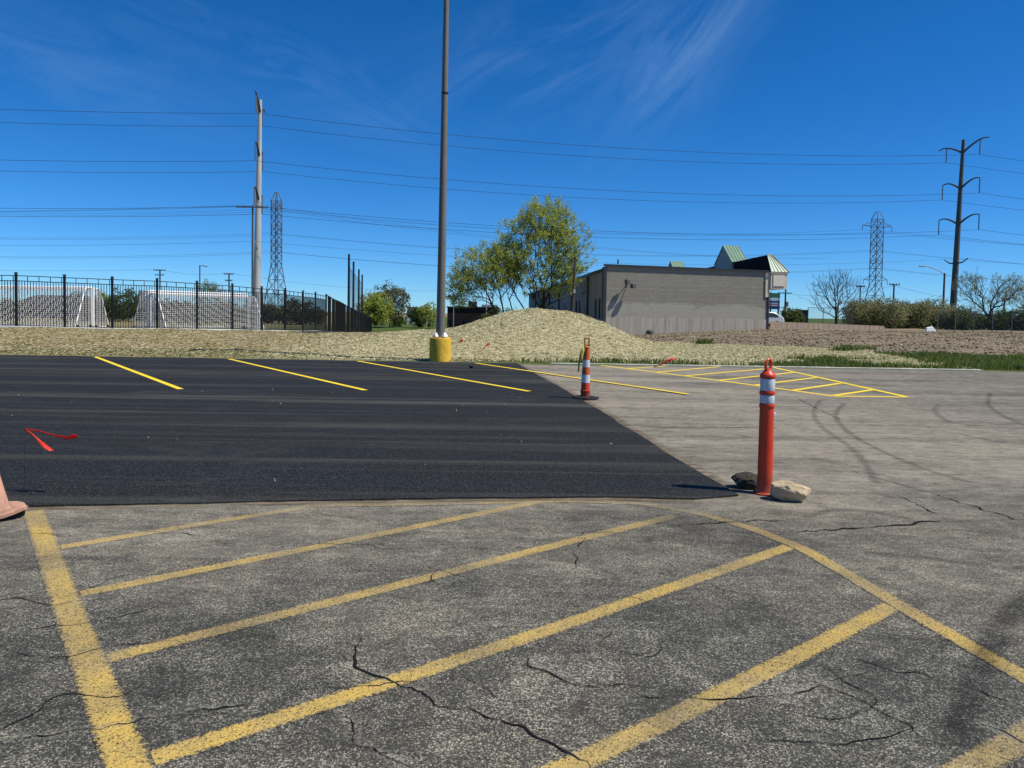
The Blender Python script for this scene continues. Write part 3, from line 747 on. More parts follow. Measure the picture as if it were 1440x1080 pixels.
M_ORANGE = plastic('orange_plastic', (0.48, 0.085, 0.018, 1), (0.58, 0.13, 0.03, 1), .55)
t = NT('reflective_band', 0.4, 0.5); n = t.noise(22, t.pos((1, 1, .5), 0, True), 5, .7)
t.color(t.mix(t.rng(n, .4, .75), (.62, .65, .68, 1), (.40, .42, .44, 1))); M_REFL = t.m
M_FADED = plastic('faded_pink_orange_plastic', (0.58, 0.30, 0.20, 1), (0.68, 0.38, 0.27, 1), .7)
t = NT('limestone', 0.95, 0.15); n = t.noise(7, t.pos(obj=True), 6, .7); n2_ = t.noise(30, t.pos(obj=True), 4, .7)
t.color(t.mix(t.rng(n, .35, .7), (.36, .28, .17, 1), (.58, .47, .31, 1))).bump(t.math('ADD', n, t.math('MULTIPLY', n2_, .4)), .8, .03); M_LIME = t.m
t = NT('dark_stone', 0.95, 0.15); n = t.noise(9, t.pos(obj=True), 6, .7); n2_ = t.noise(60, t.pos(obj=True), 4, .7)
t.color(t.mix(t.rng(n2_, .4, .7), (.035, .032, .027, 1), (.10, .09, .07, 1))).bump(t.math('ADD', n, n2_), .8, .02); M_DSTONE = t.m

def loop_handle(mb, z0, w, h, r, rz, lean=0.0):
    pts = []
    for k in range(17):
        a = math.pi * (-0.42 + 1.84 * k / 16) + 0
        a = -math.pi / 2 + 0.35 + (2 * math.pi - 0.7) * k / 16
        x = math.cos(a) * w / 2; z = z0 + h / 2 + math.sin(a) * h / 2
        pts.append((x * math.cos(rz) + lean * (z - z0), x * math.sin(rz), z))
    mb.tube(pts, r, 8)
q = P(1075, 694)
dl = thing('channelizer_post', 'tall red-orange channelizer post with two white bands weighed down by rocks', 'traffic post', (q[0], q[1], 0))
mb = MB(); mb.lathe([(.10, .0), (.10, .012), (.074, .02), (.0655, .05), (.0645, .10), (.061, .72), (.060, .755), (.064, .76), (.066, .775), (.064, .79), (.0595, .792), (.0595, .872), (.066, .876), (.068, .888), (.066, .90),
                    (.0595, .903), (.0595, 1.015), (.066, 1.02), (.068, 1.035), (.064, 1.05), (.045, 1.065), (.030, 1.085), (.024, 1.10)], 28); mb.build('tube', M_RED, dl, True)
for a_, b_ in ((.798, .868), (.908, 1.010)):
    mb = MB(); mb.lathe([(.0612, a_), (.0622, a_ + .004), (.0622, b_ - .004), (.0612, b_)], 28, cap=False); mb.build('reflective_band', M_REFL, dl, True)
mb = MB(); loop_handle(mb, 1.075, .074, .105, .0125, R(35), .05); mb.build('handle', M_RED, dl, True)
mb = MB(); mb.box((.058, -.028, .70), (.022, .022, .035)); mb.build('clip', M_WHITE, dl, bevel=.004)

q = P(823, 561)
d2 = thing('striped_channelizer_cone', 'slim orange and white banded channelizer cone on a black rubber base', 'traffic cone', (q[0], q[1], 0))
body = [(.082, .045), (.088, .05), (.088, .135), (.094, .145), (.094, .16), (.080, .165)]
mb = MB(); mb.lathe([(.245, 0), (.25, .012), (.245, .038), (.16, .052), (.09, .055)], 8); o = mb.build('base', M_RUBBER, d2); 
mb = MB(); mb.lathe(body + [(.0785, .30)], 24); mb.build('lower_collar', M_RED, d2, True)
lean = 0.018
def seg(z0, z1, r0, r1, nm, mat):
    mb = MB(); mb.tube([(lean * (z0 - .3), 0, z0), (lean * (z1 - .3), 0, z1)], [r0, r1], 24); mb.build(nm, mat, d2, True)
seg(.30, .445, .078, .0735, 'reflective_band', M_REFL)
seg(.445, .585, .0735, .069, 'orange_section', M_ORANGE)
seg(.585, .715, .069, .0645, 'reflective_band', M_REFL)
seg(.715, .90, .0645, .058, 'orange_section', M_ORANGE)
mb = MB(); mb.tube([(lean * .6, 0, .90), (lean * .62, 0, .93), (lean * .64, 0, .945)], [.058, .05, .028], 20); mb.build('shoulder', M_RED, d2, True)
mb = MB()
hx = lean * .65
for a_, b_ in (((-.04, .93), (-.04, 1.10)), ((.04, .93), (.04, 1.10)), ((-.052, 1.105), (.052, 1.105)), ((-.05, .985), (.05, .985))):
    mb.bar((a_[0] + hx, 0, a_[1]), (b_[0] + hx, 0, b_[1]), .024)
mb.build('handle', M_ORANGE, d2, True, .005)
M_TAPE = plain('yellow_caution_tape', (0.42, 0.36, 0.07, 1), .5, .4, .25, 12)
def strip(name, ctr, width, mat, parent, axis_=(0, 1, 0), twist=0.0):
    ctr = [Vector(c) for c in ctr]; mb = MB(); vs = []
    for k, c in enumerate(ctr):
        t_ = (ctr[min(k + 1, len(ctr) - 1)] - ctr[max(k - 1, 0)]).normalized()
        s = t_.cross(Vector(axis_)); s = s.normalized() if s.length > 1e-4 else Vector((1, 0, 0))
        wd_ = width if isinstance(width, float) else float(np.interp(k / (len(ctr) - 1), np.linspace(0, 1, len(width)), width))
        s = (Matrix.Rotation(twist * k / (len(ctr) - 1), 3, t_) @ s) * wd_ / 2
        vs += [c - s, c + s]
    mb.add(vs, [(2 * k, 2 * k + 1, 2 * k + 3, 2 * k + 2) for k in range(len(ctr) - 1)])
    o = mb.build(name, mat, parent, True)
    m = o.modifiers.new('thick', 'SOLIDIFY'); m.thickness = .0015
    return o
tp = thing('caution_tape', 'torn yellow tape tied round the striped cone handle and hanging down', 'tape', (q[0], q[1], 0.9))
strip('tape_tail', [(-.04, -.03, .07), (-.075, -.07, .0), (-.10, -.075, -.09), (-.125, -.07, -.20), (-.135, -.06, -.30), (-.14, -.06, -.41)], .045, M_TAPE, tp, twist=1.2)
strip('tape_tail', [(-.035, -.03, .06), (-.06, -.075, -.03), (-.085, -.08, -.14), (-.12, -.07, -.24)], .04, M_TAPE, tp, twist=-1.0)
mb = MB(); mb.tube([(.055 * math.cos(a) + .01, .055 * math.sin(a), .055 + .012 * math.sin(2 * a)) for a in np.linspace(0, 6.28, 18)], .011, 6); mb.build('knot', M_TAPE, tp, True)

def rock(name, size, seed, mat, label, loc, rz):
    import bmesh
    bm = bmesh.new(); bmesh.ops.create_icosphere(bm, subdivisions=4, radius=1)
    r_ = np.random.default_rng(seed); planes = [(Vector(r_.normal(0, 1, 3)).normalized(), r_.uniform(.62, .95)) for _ in range(16)]
    for v in bm.verts:
        d = v.co.normalized(); s = 1.0
        for n_, k in planes:
            c_ = d.dot(n_)
            if c_ > 1e-3: s = min(s, k / c_)
        p_ = d * s
        nn = float(vnoise(p_.x * 5 + p_.z * 3.1, p_.y * 5 + p_.z * 2.3, 1, seed)) * .11 + float(vnoise(p_.x * 13 + p_.z * 7, p_.y * 13 - p_.z * 6, 1, seed + 3)) * .05
        p_ = p_ * (1 + nn)
        v.co = Vector((p_.x * size[0], p_.y * size[1], p_.z * size[2]))
    zm = min(v.co.z for v in bm.verts)
    for v in bm.verts:
        v.co.z = max(v.co.z, zm * .72) - zm * .72
    me = bpy.data.meshes.new(name); bm.to_mesh(me); bm.free(); me.materials.append(mat)
    o = link(name, me); o.location = loc; o.rotation_euler = (0, 0, rz)
    return tag(o, label, 'rock')
q = P(1108, 703)
rock('limestone_rock', (.195, .13, .105), 5, M_LIME, 'pale tan limestone rock leaning against the red-orange post', (q[0], q[1], 0), R(-14))
q = P(1060, 690)
rock('dark_rock', (.175, .13, .085), 12, M_DSTONE, 'dark weathered stone behind the foot of the red-orange post', (q[0], q[1] + .12, 0), R(8))

q = P(-16, 726)
cn = thing('faded_traffic_cone', 'faded pinkish orange traffic cone with a curled rubber base, cut by the picture edge', 'traffic cone', (q[0], q[1], 0.016))
cn['label'] = 'faded pinkish orange traffic cone with a curled base beside the asphalt seam'
ln = -.13
prof = [(.155, .030), (.145, .038), (.133, .06), (.118, .16), (.098, .30), (.075, .45), (.053, .60), (.040, .70), (.030, .71), (.027, .66)]
mb = MB(); vs_n = 26
mb.lathe(prof, vs_n, cap=False)
mb.v = [(x + ln * z, y, z) for x, y, z in mb.v]; mb.build('cone_body', M_FADED, cn, True)
mb = MB(); outer = []; N = 40
for k in range(N):
    a = 2 * math.pi * k / N
    c_, s_ = math.cos(a), math.sin(a); rr = .235 / max(abs(c_) ** 5 + abs(s_) ** 5, 1e-3) ** (1 / 5)
    outer.append((rr * math.cos(a + R(38)), rr * math.sin(a + R(38))))
curl = lambda x, y: .035 * max(0, (x - .12) / .15) ** 2
mb.add([(x, y, curl(x, y)) for x, y in outer] + [(x, y, .022 + curl(x, y)) for x, y in outer] + [(x * .93, y * .93, .030 + curl(x, y)) for x, y in outer] + [(.14 * math.cos(2 * math.pi * k / N + R(38)), .14 * math.sin(2 * math.pi * k / N + R(38)), .036) for k in range(N)],
       [tuple(range(N))[::-1]] + [(j * N + k, j * N + (k + 1) % N, (j + 1) * N + (k + 1) % N, (j + 1) * N + k) for j in range(3) for k in range(N)])
mb.build('base', M_FADED, cn, True)

# marker flags
t = NT('red_ribbon', 0.45, 0.4); n = t.noise(14, t.pos(obj=True), 3, .6)
t.color(t.mix(t.rng(n, .35, .65), (.75, .035, .018, 1), (.85, .10, .07, 1)))
tl = t.n('ShaderNodeBsdfTranslucent'); tl.inputs[0].default_value = (.9, .06, .03, 1); m_ = t.n('ShaderNodeMixShader'); m_.inputs[0].default_value = .35
t.l(t.b.outputs[0], m_.inputs[1]); t.l(tl.outputs[0], m_.inputs[2]); t.l(m_.outputs[0], t.out.inputs['Surface']); M_RIB = t.m
def flag(label, base, tails, stem_top, width, stem_r=.002, bend=(0, 0)):
    f = thing('marker_flag', label, 'flag', base)
    mb = MB(); mb.tube([(0, 0, -.02), (stem_top[0] * .4, stem_top[1] * .4, stem_top[2] * .5), stem_top], stem_r, 5); mb.build('wire_stem', M_DSTEEL, f)
    for k, tl_ in enumerate(tails):
        pts = [Vector(stem_top)] + [Vector(a_) for a_ in tl_]
        c_, _ = resample(pts, .03)
        strip('ribbon', [tuple(v_) for v_ in c_], [width * .35, width * .6, width * .45, width * .9, width * 1.5, width * 1.7], M_RIB, f, (0, 1, .35), 0.5 if k == 0 else -1.9)
yf = 6.10
a_ = np.array(A(35, 603, yf)); base = (a_[0] - .01, yf, .016)
T = lambda px, py, dy=0.0: tuple(np.array(A(px, py, yf + dy)) - np.array(base))
flag('red ribbon marker on a thin wire over the black asphalt, near the faded cone', base,
     [[T(58, 607), T(80, 613, -.02), T(96, 616, -.05), T(107, 612, -.08)], [T(48, 613, -.02), T(58, 623, -.04), T(66, 630, -.05), T(73, 634, -.06)]], tuple(a_ - np.array(base)), .028, .0012)
for px_, py_, top, tls, lb in ((672, 506, (681, 489), [[(684, 486), (688, 483)], [(680, 490), (676, 493)]], 'small red flag on a bent wire stem in the straw beside the yellow pier'),
                               (641, 497, (643, 482), [[(647, 480), (651, 478)]], 'tiny red flag lying in straw right behind the yellow pier')):
    yy = 24.6 if px_ > 650 else 25.6
    b_ = A(px_, py_, yy); zb = Z(b_[0], yy); b_ = (b_[0], yy, zb)
    rel = lambda px, py: tuple(np.array(A(px, py, yy)) - np.array(b_))
    flag(lb, b_, [[rel(*w_) for w_ in tl_] for tl_ in tls], rel(*top), .07, .006)
yy = 22.3
b_ = P(919, 516.5); b_ = (b_[0], b_[1], 0.0); yy = b_[1]
rel = lambda px, py: tuple(np.array(A(px, py, yy)) - np.array(b_))
fl3 = thing('marker_ribbon', 'crumpled red marker ribbon lying at the grass edge by the hatched island', 'ribbon', b_)
strip('ribbon', [rel(919, 516), rel(926, 513.5), rel(933, 511), rel(938, 508), rel(945, 504)], [.02, .03, .05, .08], M_RIB, fl3, (0, 1, .3), .4)
strip('ribbon', [rel(920, 516.2), rel(928, 513), rel(936, 508.5), rel(943, 507), rel(949, 503.5)], [.02, .03, .04, .07], M_RIB, fl3, (0, 1, .3), -.7)
mb = MB(); mb.tube([(0, 0, .004), rel(935, 511)], .012, 5); mb.build('wire_stem', M_DSTEEL, fl3)
# debris
for px_, py_, s_, lb in ((663, 518, .07, 'small black scrap lying on the black asphalt by the pier'), ):
    q = P(px_, py_, .016); o = rock('scrap', (s_, s_ * .6, s_ * .9), 9, M_RUBBER, lb, q, .3); o['category'] = 'debris'

# ------------------------------------------------------------------ black ornamental fence (curving) and screened fence
FH = 2.40
posts_px = [(-45, 33.0), (23, 33.2), (91, 33.8), (158, 34.5), (221, 35.7), (277, 37.1), (326.7, 38.7), (368, 40.5), (401, 42.2), (426, 44.0), (443.5, 46.1), (458.5, 48.4)]
fp = []
for px_, D in posts_px:
    x = AX(px_, D, 1.2); fp.append(Vector((x, D, Z(x, D))))
fence = thing('metal_picket_fence', 'black metal picket fence curving round the soccer goals', 'fence', fp[0])
def loc(p): return Vector(p) - fp[0]
post_me = MB().box((0, 0, FH / 2 - .05), (.085, .085, FH + .10)).add([], []).build('post', M_BLACK, fence)
cap = MB().box((0, 0, FH + .03), (.105, .105, .05)).build('cap', M_BLACK, post_me)
pk_me = MB().box((0, 0, FH / 2), (.026, .026, FH - .16)).build('picket', M_BLACK, fence)
first_post = first_pk = True
for k, p_ in enumerate(fp):
    if first_post: o = post_me; first_post = False
    else:
        o = post_me.copy(); COL.objects.link(o); o.parent = fence
        c_ = cap.copy(); COL.objects.link(c_); c_.parent = o
    o.location = loc(p_)
    if k == len(fp) - 1: break
    a, b = fp[k], fp[k + 1]; d = b - a; L = d.length; rz = math.atan2(d.y, d.x); dn = d.normalized()
    for zz in (.12, FH - .32, FH - .09):
        mb = MB().bar(a + dn * .04 + Vector((0, 0, zz)) - fp[0], b - dn * .04 + Vector((0, 0, zz)) - fp[0], .034, .034); mb.build('rail', M_BLACK, fence)
    npk = 17
    for j in range(1, npk):
        q = a + d * (j / npk)
        if first_pk: o = pk_me; first_pk = False
        else: o = pk_me.copy(); COL.objects.link(o); o.parent = fence
        o.location = q - fp[0] + Vector((0, 0, 0 if j % 4 == 0 else -.0)); o.rotation_euler = (0, 0, rz)
        o.scale = (1, 1, 1.0 if j % 4 == 0 else .905)
# pale concrete mow strip under the fence
mb = MB(); n = len(fp); L_, R_ = [], []
for k, p_ in enumerate(fp):
    d = (fp[min(k + 1, n - 1)] - fp[max(k - 1, 0)]).normalized(); nn = Vector((d.y, -d.x, 0))
    L_.append(p_ + nn * .28); R_.append(p_ - nn * .35)
vs = []
for a, b in zip(L_, R_): vs += [(a.x, a.y, a.z - .2), (a.x, a.y, a.z + .055), (b.x, b.y, b.z + .075), (b.x, b.y, b.z - .2)]
mb.add(vs, [(4 * k + j, 4 * k + j + 1, 4 * k + j + 5, 4 * k + j + 4) for k in range(n - 1) for j in range(3)])
tag(mb.build('kerb_strip', plain('bright_concrete', (.62, .61, .58, 1), .9, .2, .1)), 'pale concrete strip below the black picket fence', kind='structure')

M_SCREEN = NT('black_windscreen_fabric', .95, .05)
n = M_SCREEN.noise(3, None, 4, .6); M_SCREEN.color(M_SCREEN.mix(M_SCREEN.rng(n, .3, .7), (.004, .0042, .005, 1), (.009, .0095, .011, 1))); M_SCREEN = M_SCREEN.m
sc_px = [(458.5, 48.4), (470, 54.5), (480, 61.5), (490, 71), (500, 83), (509, 97), (516, 113), (522.5, 132)]
cx_ = [AX(a, D, 1.0) for a, D in sc_px]; sc = np.array([(x, D) for x, (a, D) in zip(cx_, sc_px)])
sc2, _ = resample(sc, 3.0)
s0 = Vector((sc2[0][0], sc2[0][1], Z(*sc2[0])))
sf = thing('screened_fence', 'long fence covered with black windscreen fabric running away behind the picket fence', 'fence', s0)
SP = [Vector((x, y, Z(x, y))) for x, y in sc2]
pm = None
for k, p_ in enumerate(SP):
    if pm is None: pm = MB().box((0, 0, FH / 2), (.09, .09, FH + .08)).build('post', M_BLACK, sf); o = pm
    else: o = pm.copy(); COL.objects.link(o); o.parent = sf
    o.location = p_ - s0
    if k == 0: continue
    a, b = SP[k - 1] - s0, p_ - s0; d = (b - a).normalized(); nn = Vector((d.y, -d.x, 0)); off = nn * .07
    mb = MB(); segn = 5; vs = []
    for j in range(segn + 1):
        c_ = a + (b - a) * (j / segn) + off + nn * (.03 * math.sin(j * 2.1 + k))
        vs += [c_ + Vector((0, 0, .04)), c_ + Vector((0, 0, FH - .03 + .02 * math.sin(k * 1.3)))]
    mb.add(vs, [(2 * j, 2 * j + 2, 2 * j + 3, 2 * j + 1) for j in range(segn)]); mb.build('windscreen_panel', M_SCREEN, sf)
    MB().bar(a + Vector((0, 0, FH)), b + Vector((0, 0, FH)), .05).build('top_rail', M_BLACK, sf)
# tall ball-stop netting
np_px = [(490.5, 70.5), (497, 78), (504.5, 87.5), (509.2, 96)]
NP = []
for a, D in np_px:
    x = AX(a, D, 4.0) + .0; NP.append(Vector((x, D, Z(x, D))))
nt_ = thing('ball_stop_net', 'tall dark ball-stop netting on four black poles above the screened fence', 'netting', NP[0])
t = NT('dark_netting', .8, .1); t.color((.025, .03, .04, 1)); t.alpha(.42); M_NETT = t.m
for k, p_ in enumerate(NP):
    q = p_ - NP[0]
    mb = MB(); mb.tube([(q.x, q.y, q.z - .2), (q.x, q.y, q.z + 7.35)], [.13, .10], 10); mb.build('pole', M_BLACK, nt_)
    if k:
        a, b = NP[k - 1] - NP[0], q; mb = MB(); vs = []
        for j in range(7):
            u = j / 6; c_ = a.lerp(b, u); vs += [c_ + Vector((0, 0, .5)), c_ + Vector((0, 0, 6.3 - 1.0 * u * (1 - u)))]
        mb.add(vs, [(2 * j, 2 * j + 2, 2 * j + 3, 2 * j + 1) for j in range(6)]); mb.build('net', M_NETT, nt_)
        mb = MB(); mb.tube([a + Vector((0, 0, 6.3)), a.lerp(b, .5) + Vector((0, 0, 6.05)), b + Vector((0, 0, 6.3))], .03, 5); mb.build('cable', M_BLACK, nt_)

# ------------------------------------------------------------------ soccer goals
GW, GH, GT, GB = 7.32, 2.44, .75, 1.75
def make_goal():
    g = thing('soccer_goal', '', 'soccer goal', group='portable soccer goals parked mouth to mouth behind the fence')
    for s in (0, GW):
        MB().tube([(s, 0, .08), (s, 0, GH)], .060, 10).build('post', M_WHITE, g, True)
        MB().tube([(s, 0, GH), (s, GT * .7, GH - .01), (s, GT, GH - .12), (s, GB, .10)], .035, 8).build('side_stay', M_WHITE, g, True)
        MB().tube([(s, 0, .10), (s, GB, .10)], .045, 8).build('ground_bar', M_WHITE, g, True)
        for yy in (.25, GB - .2):
            mb = MB(); mb.tube([(s - .07, yy, .10), (s + .07, yy, .10)], .12, 12); mb.build('wheel', M_RUBBER, g)
    MB().tube([(0, 0, GH), (GW, 0, GH)], .060, 10).build('crossbar', M_WHITE, g, True)
    MB().tube([(0, GB, .10), (GW, GB, .10)], .045, 8).build('rear_bar', M_WHITE, g, True)
    # net: cords as thin strips
    V, F = [], []
    def cord(p, q, w=.0175):
        p, q = Vector(p), Vector(q); d = (q - p).normalized(); u = Vector((0, 0, 1)) if abs(d.z) < .7 else Vector((1, 0, 0))
        s = d.cross(u).normalized() * w / 2; r_ = d.cross(s).normalized() * w / 2
        for e in (s, r_):
            o = len(V); V.extend([p - e, p + e, q + e, q - e]); F.append((o, o + 1, o + 2, o + 3))
    st = .13; prof = [(0, GH), (GT, GH - .12), (GB, .10)]
    pr, ql = resample(prof, st)
    sag = lambda x, i: .10 * math.sin(math.pi * x / GW) * math.sin(math.pi * i / (len(pr) - 1))
    xs = np.arange(0, GW + .01, st)
    for x in xs:
        for i in range(0, len(pr) - 1, 2):
            j = min(i + 2, len(pr) - 1)
            cord((x, pr[i][0] - sag(x, i), pr[i][1] - sag(x, i) * .5), (x, pr[j][0] - sag(x, j), pr[j][1] - sag(x, j) * .5))
    for i in range(len(pr)):
        for a, b in zip(xs[:-1:4], list(xs[4::4]) + [xs[-1]]):
            cord((a, pr[i][0] - sag(a, i), pr[i][1] - sag(a, i) * .5), (b, pr[i][0] - sag(b, i), pr[i][1] - sag(b, i) * .5))
    for s in (0.0, GW):
        for z_ in np.arange(.15, GH, st):
            ymax = np.interp(z_, [.10, GH - .12], [GB, GT]); cord((s, 0, z_), (s, ymax, z_))
        for y_ in np.arange(st, GB, st):
            ztop = np.interp(y_, [0, GT, GB], [GH, GH - .12, .1]); cord((s, y_, .1), (s, y_, ztop))
    npmesh('net', np.array([tuple(v) for v in V]), np.array(F), M_NET, g)
    return g
g0 = make_goal()
def put_goal(o, x, y, rz): o.location = (x, y, Z(x, y) - .02); o.rotation_euler = (0, 0, rz)
xr = AX(131, 45.0, 1.5)
g0['label'] = 'soccer goal beside the picture-left fence posts, its net sloping toward the far treeline'
put_goal(g0, xr - GW, 45.0, 0.0)
g0['label'] = 'white soccer goal nearest the brick building, its net sloping away from the fence'
g1 = dup(g0, (0, 0, 0), 0, 'white soccer goal nearest the brick building, its net sloping toward the fence'); put_goal(g1, xr + .02, 44.85, math.pi)
xl = AX(209, 46.6, 1.5); hd = math.atan2(6.2, 3.9)
g2 = dup(g0, (0, 0, 0), 0, 'angled white soccer goal below the lattice tower, its net sloping toward the brick building'); put_goal(g2, xl, 46.6, hd)
ex, ey = xl + GW * math.cos(hd), 46.6 + GW * math.sin(hd)
g3 = dup(g0, (0, 0, 0), 0, 'angled white soccer goal below the lattice tower, its net sloping toward the picket fence'); put_goal(g3, ex + .14, ey - .08, hd + math.pi)

# ------------------------------------------------------------------ block building
def uvquad(name, a, b, c, d, mat, parent, uv):
    o = npmesh(name, np.array([a, b, c, d]), np.array([(0, 1, 2, 3)]), mat, parent, uv=np.array(uv)); return o
t = NT('grey_block_masonry', .95, .12)
uvn = t.n('ShaderNodeUVMap'); uvn.uv_map = 'UVMap'
br = t.n('ShaderNodeTexBrick'); t.l(uvn.outputs[0], br.inputs['Vector'])
br.inputs['Scale'].default_value = 1; br.inputs['Brick Width'].default_value = .41; br.inputs['Row Height'].default_value = .21
br.inputs['Mortar Size'].default_value = .016; br.inputs['Color1'].default_value = (.30, .278, .23, 1); br.inputs['Color2'].default_value = (.265, .243, .20, 1)
br.inputs['Mortar'].default_value = (.165, .15, .122, 1); br.inputs['Bias'].default_value = -.1
n = t.noise(.6, t.pos((1, 1, 3)), 6, .7); s_ = t.n('ShaderNodeSeparateXYZ'); t.l(uvn.outputs[0], s_.inputs[0])
low = t.rng(t.math('ADD', s_.outputs[1], t.math('MULTIPLY', t.math('SUBTRACT', n, .5), 1.5)), 2.35, 2.7, 1, 0)      # repainted lower band
c = t.mix(t.math('MULTIPLY', low, .7), br.outputs[0], (.42, .39, .325, 1))
c = t.mix(t.rng(n, .55, .8, 0, .5), c, (.15, .135, .11, 1))
rowv = t.n('ShaderNodeTexWhiteNoise', noise_dimensions='1D'); t.l(t.math('FLOOR', t.math('DIVIDE', s_.outputs[1], .21)), rowv.inputs['W'])
c = t.mix(t.rng(rowv.outputs[0], 0, 1, 0, .16), c, (.13, .115, .09, 1))
t.color(c).bump(br.outputs['Fac'], -.6, .02); M_BLOCK = t.m
t = NT('board_marked_concrete', .95, .12)
v = t.noise(1.6, t.pos((1.8, 1.8, .12)), 6, .75); n = t.noise(.8, None, 5, .7)
t.color(t.mix(t.rng(v, .3, .7), (.28, .25, .205, 1), (.50, .455, .385, 1))).bump(v, .4, .03); M_BOARD = t.m
t = NT('blue_grey_wall_panel', .8, .2); v = t.noise(1.2, t.pos((1, .5, .2)), 5, .7)
t.color(t.mix(t.rng(v, .3, .7), (.19, .175, .16, 1), (.29, .27, .245, 1))); M_PANEL = t.m
M_TRIM = plain('dark_metal_trim', (.03, .032, .036, 1), .5, .4, .1)
M_STUCCO = plain('off_white_stucco', (.58, .50, .39, 1), .9, .15, .08, 2)
M_GREEN = plain('green_standing_seam', (.17, .27, .185, 1), .45, .4, .12, 1.0)
M_SEAM = plain('pale_green_seam', (.25, .36, .25, 1), .45, .4, .1)
M_DARKROOF_SHADE = plain('dark_roof_and_shaded_back', (.016, .015, .014, 1), .9, .1, .2)
M_GLASS = plain('dark_window', (.015, .016, .018, 1), .6, .2, .1)

FLx, FLy = AX(850, 67.0, 3), 67.0
FRx, FRy = AX(1081.5, 71.5, 3), 71.5
ztl, ztr = A(850, 373, 67.0)[2], A(1081.5, 382, 71.5)[2]
bl = thing('block_warehouse', 'long grey block building with green standing-seam canopy roofs', 'building', (FLx, FLy, 0))
O = Vector((FLx, FLy, 0)); U = Vector((FRx - FLx, FRy - FLy, 0)); LU = U.length; un = U.normalized(); fn = Vector((un.y, -un.x, 0))   # fn faces the camera
wl_ = Vector((-.052, 1, 0)); SL = 92.0; wr_ = Vector((-.02, 1, 0))
bz = -1.2
uvquad('front_wall', (0, 0, bz), tuple(U + Vector((0, 0, bz))), tuple(U + Vector((0, 0, ztr))), (0, 0, ztl), M_BLOCK, bl, [(0, bz), (LU, bz), (LU, ztr), (0, ztl)])
zs = ztl - .40
b0 = wl_ * SL
MB().add([(0, 0, bz), tuple(b0 + Vector((0, 0, bz))), tuple(b0 + Vector((0, 0, zs))), (0, 0, zs)], [(0, 3, 2, 1)]).build('side_wall', M_PANEL, bl)
MB().add([tuple(U + Vector((0, 0, bz))), tuple(U + wr_ * SL + Vector((0, 0, bz))), tuple(U + wr_ * SL + Vector((0, 0, zs))), tuple(U + Vector((0, 0, zs)))], [(0, 1, 2, 3)]).build('shop_front_wall', M_STUCCO, bl)
MB().add([(0, 0.3, zs - .05), tuple(U + Vector((0, .3, zs - .05))), tuple(U + wr_ * SL + Vector((0, 0, zs - .05))), tuple(b0 + Vector((0, 0, zs - .05)))], [(0, 1, 2, 3)]).build('roof', M_DARKROOF_SHADE, bl)
MB().add([tuple(b0 + Vector((0, 0, bz))), tuple(U + wr_ * SL + Vector((0, 0, bz))), tuple(U + wr_ * SL + Vector((0, 0, zs))), tuple(b0 + Vector((0, 0, zs)))], [(0, 1, 2, 3)]).build('rear_wall', M_PANEL, bl)
# foundation band: cast in bays, each a little proud of the block
fz1 = A(1000, 448, 70)[2]; nb_ = 14
for k in range(nb_):
    a, b = U * (k / nb_) + un * .012, U * ((k + 1) / nb_) - un * .012
    f1 = [a + fn * .045, b + fn * .045, b - fn * .05, a - fn * .05]; zt = fz1 + .10 * ((k * 7) % 3 - 1) * .3
    mb = MB(); mb.prism([(v.x, v.y, bz) for v in f1], [(v.x, v.y, zt) for v in f1]); mb.build('foundation_panel', M_BOARD, bl)
# coping along the top
def beam(a, b, za, zb, w, h, name, mat, par, off=0.0):
    d = (b - a).normalized(); nn = Vector((d.y, -d.x, 0)); q = [a + nn * (w / 2 + off), b + nn * (w / 2 + off), b - nn * (w / 2 - off), a - nn * (w / 2 - off)]
    zz = (za, zb, zb, za); mb = MB(); mb.prism([(v.x, v.y, z_ - h / 2) for v, z_ in zip(q, zz)], [(v.x, v.y, z_ + h / 2) for v, z_ in zip(q, zz)]); return mb.build(name, mat, par)
beam(-un * .08, U + un * .05, ztl + .02, ztr + .02, .34, .17, 'coping', M_TRIM, bl)
beam(Vector((-.04, .2, 0)), b0 + Vector((-.04, 0, 0)), zs, zs, .34, .26, 'coping', M_TRIM, bl)
MB().box((-.03, .05, (ztl + bz) / 2 - .1), (.30, .34, ztl - bz - .1), math.atan2(un.y, un.x)).build('corner_trim', M_TRIM, bl)
MB().box(tuple(U + fn * .03 - un * .12 + Vector((0, 0, 1.2))), (.16, .16, 5.4), math.atan2(un.y, un.x)).build('downspout', M_TRIM, bl)
for k, s_ in enumerate((9.5, 22, 35, 48, 61, 74)):
    q = wl_ * s_; MB().box((q.x - .09, q.y, (zs + bz) / 2), (.20, .42, zs - bz - .1)).build('pilaster', M_TRIM, bl)
for s_ in (2.4, 4.6, 15.5, 18):
    q = wl_ * s_; o = MB().box((q.x - .03, q.y, 2.05), (.10, .62, 1.9)).build('window', M_TRIM, bl); MB().box((q.x - .085, q.y, 2.05), (.02, .48, 1.75)).build('pane', M_GLASS, o)
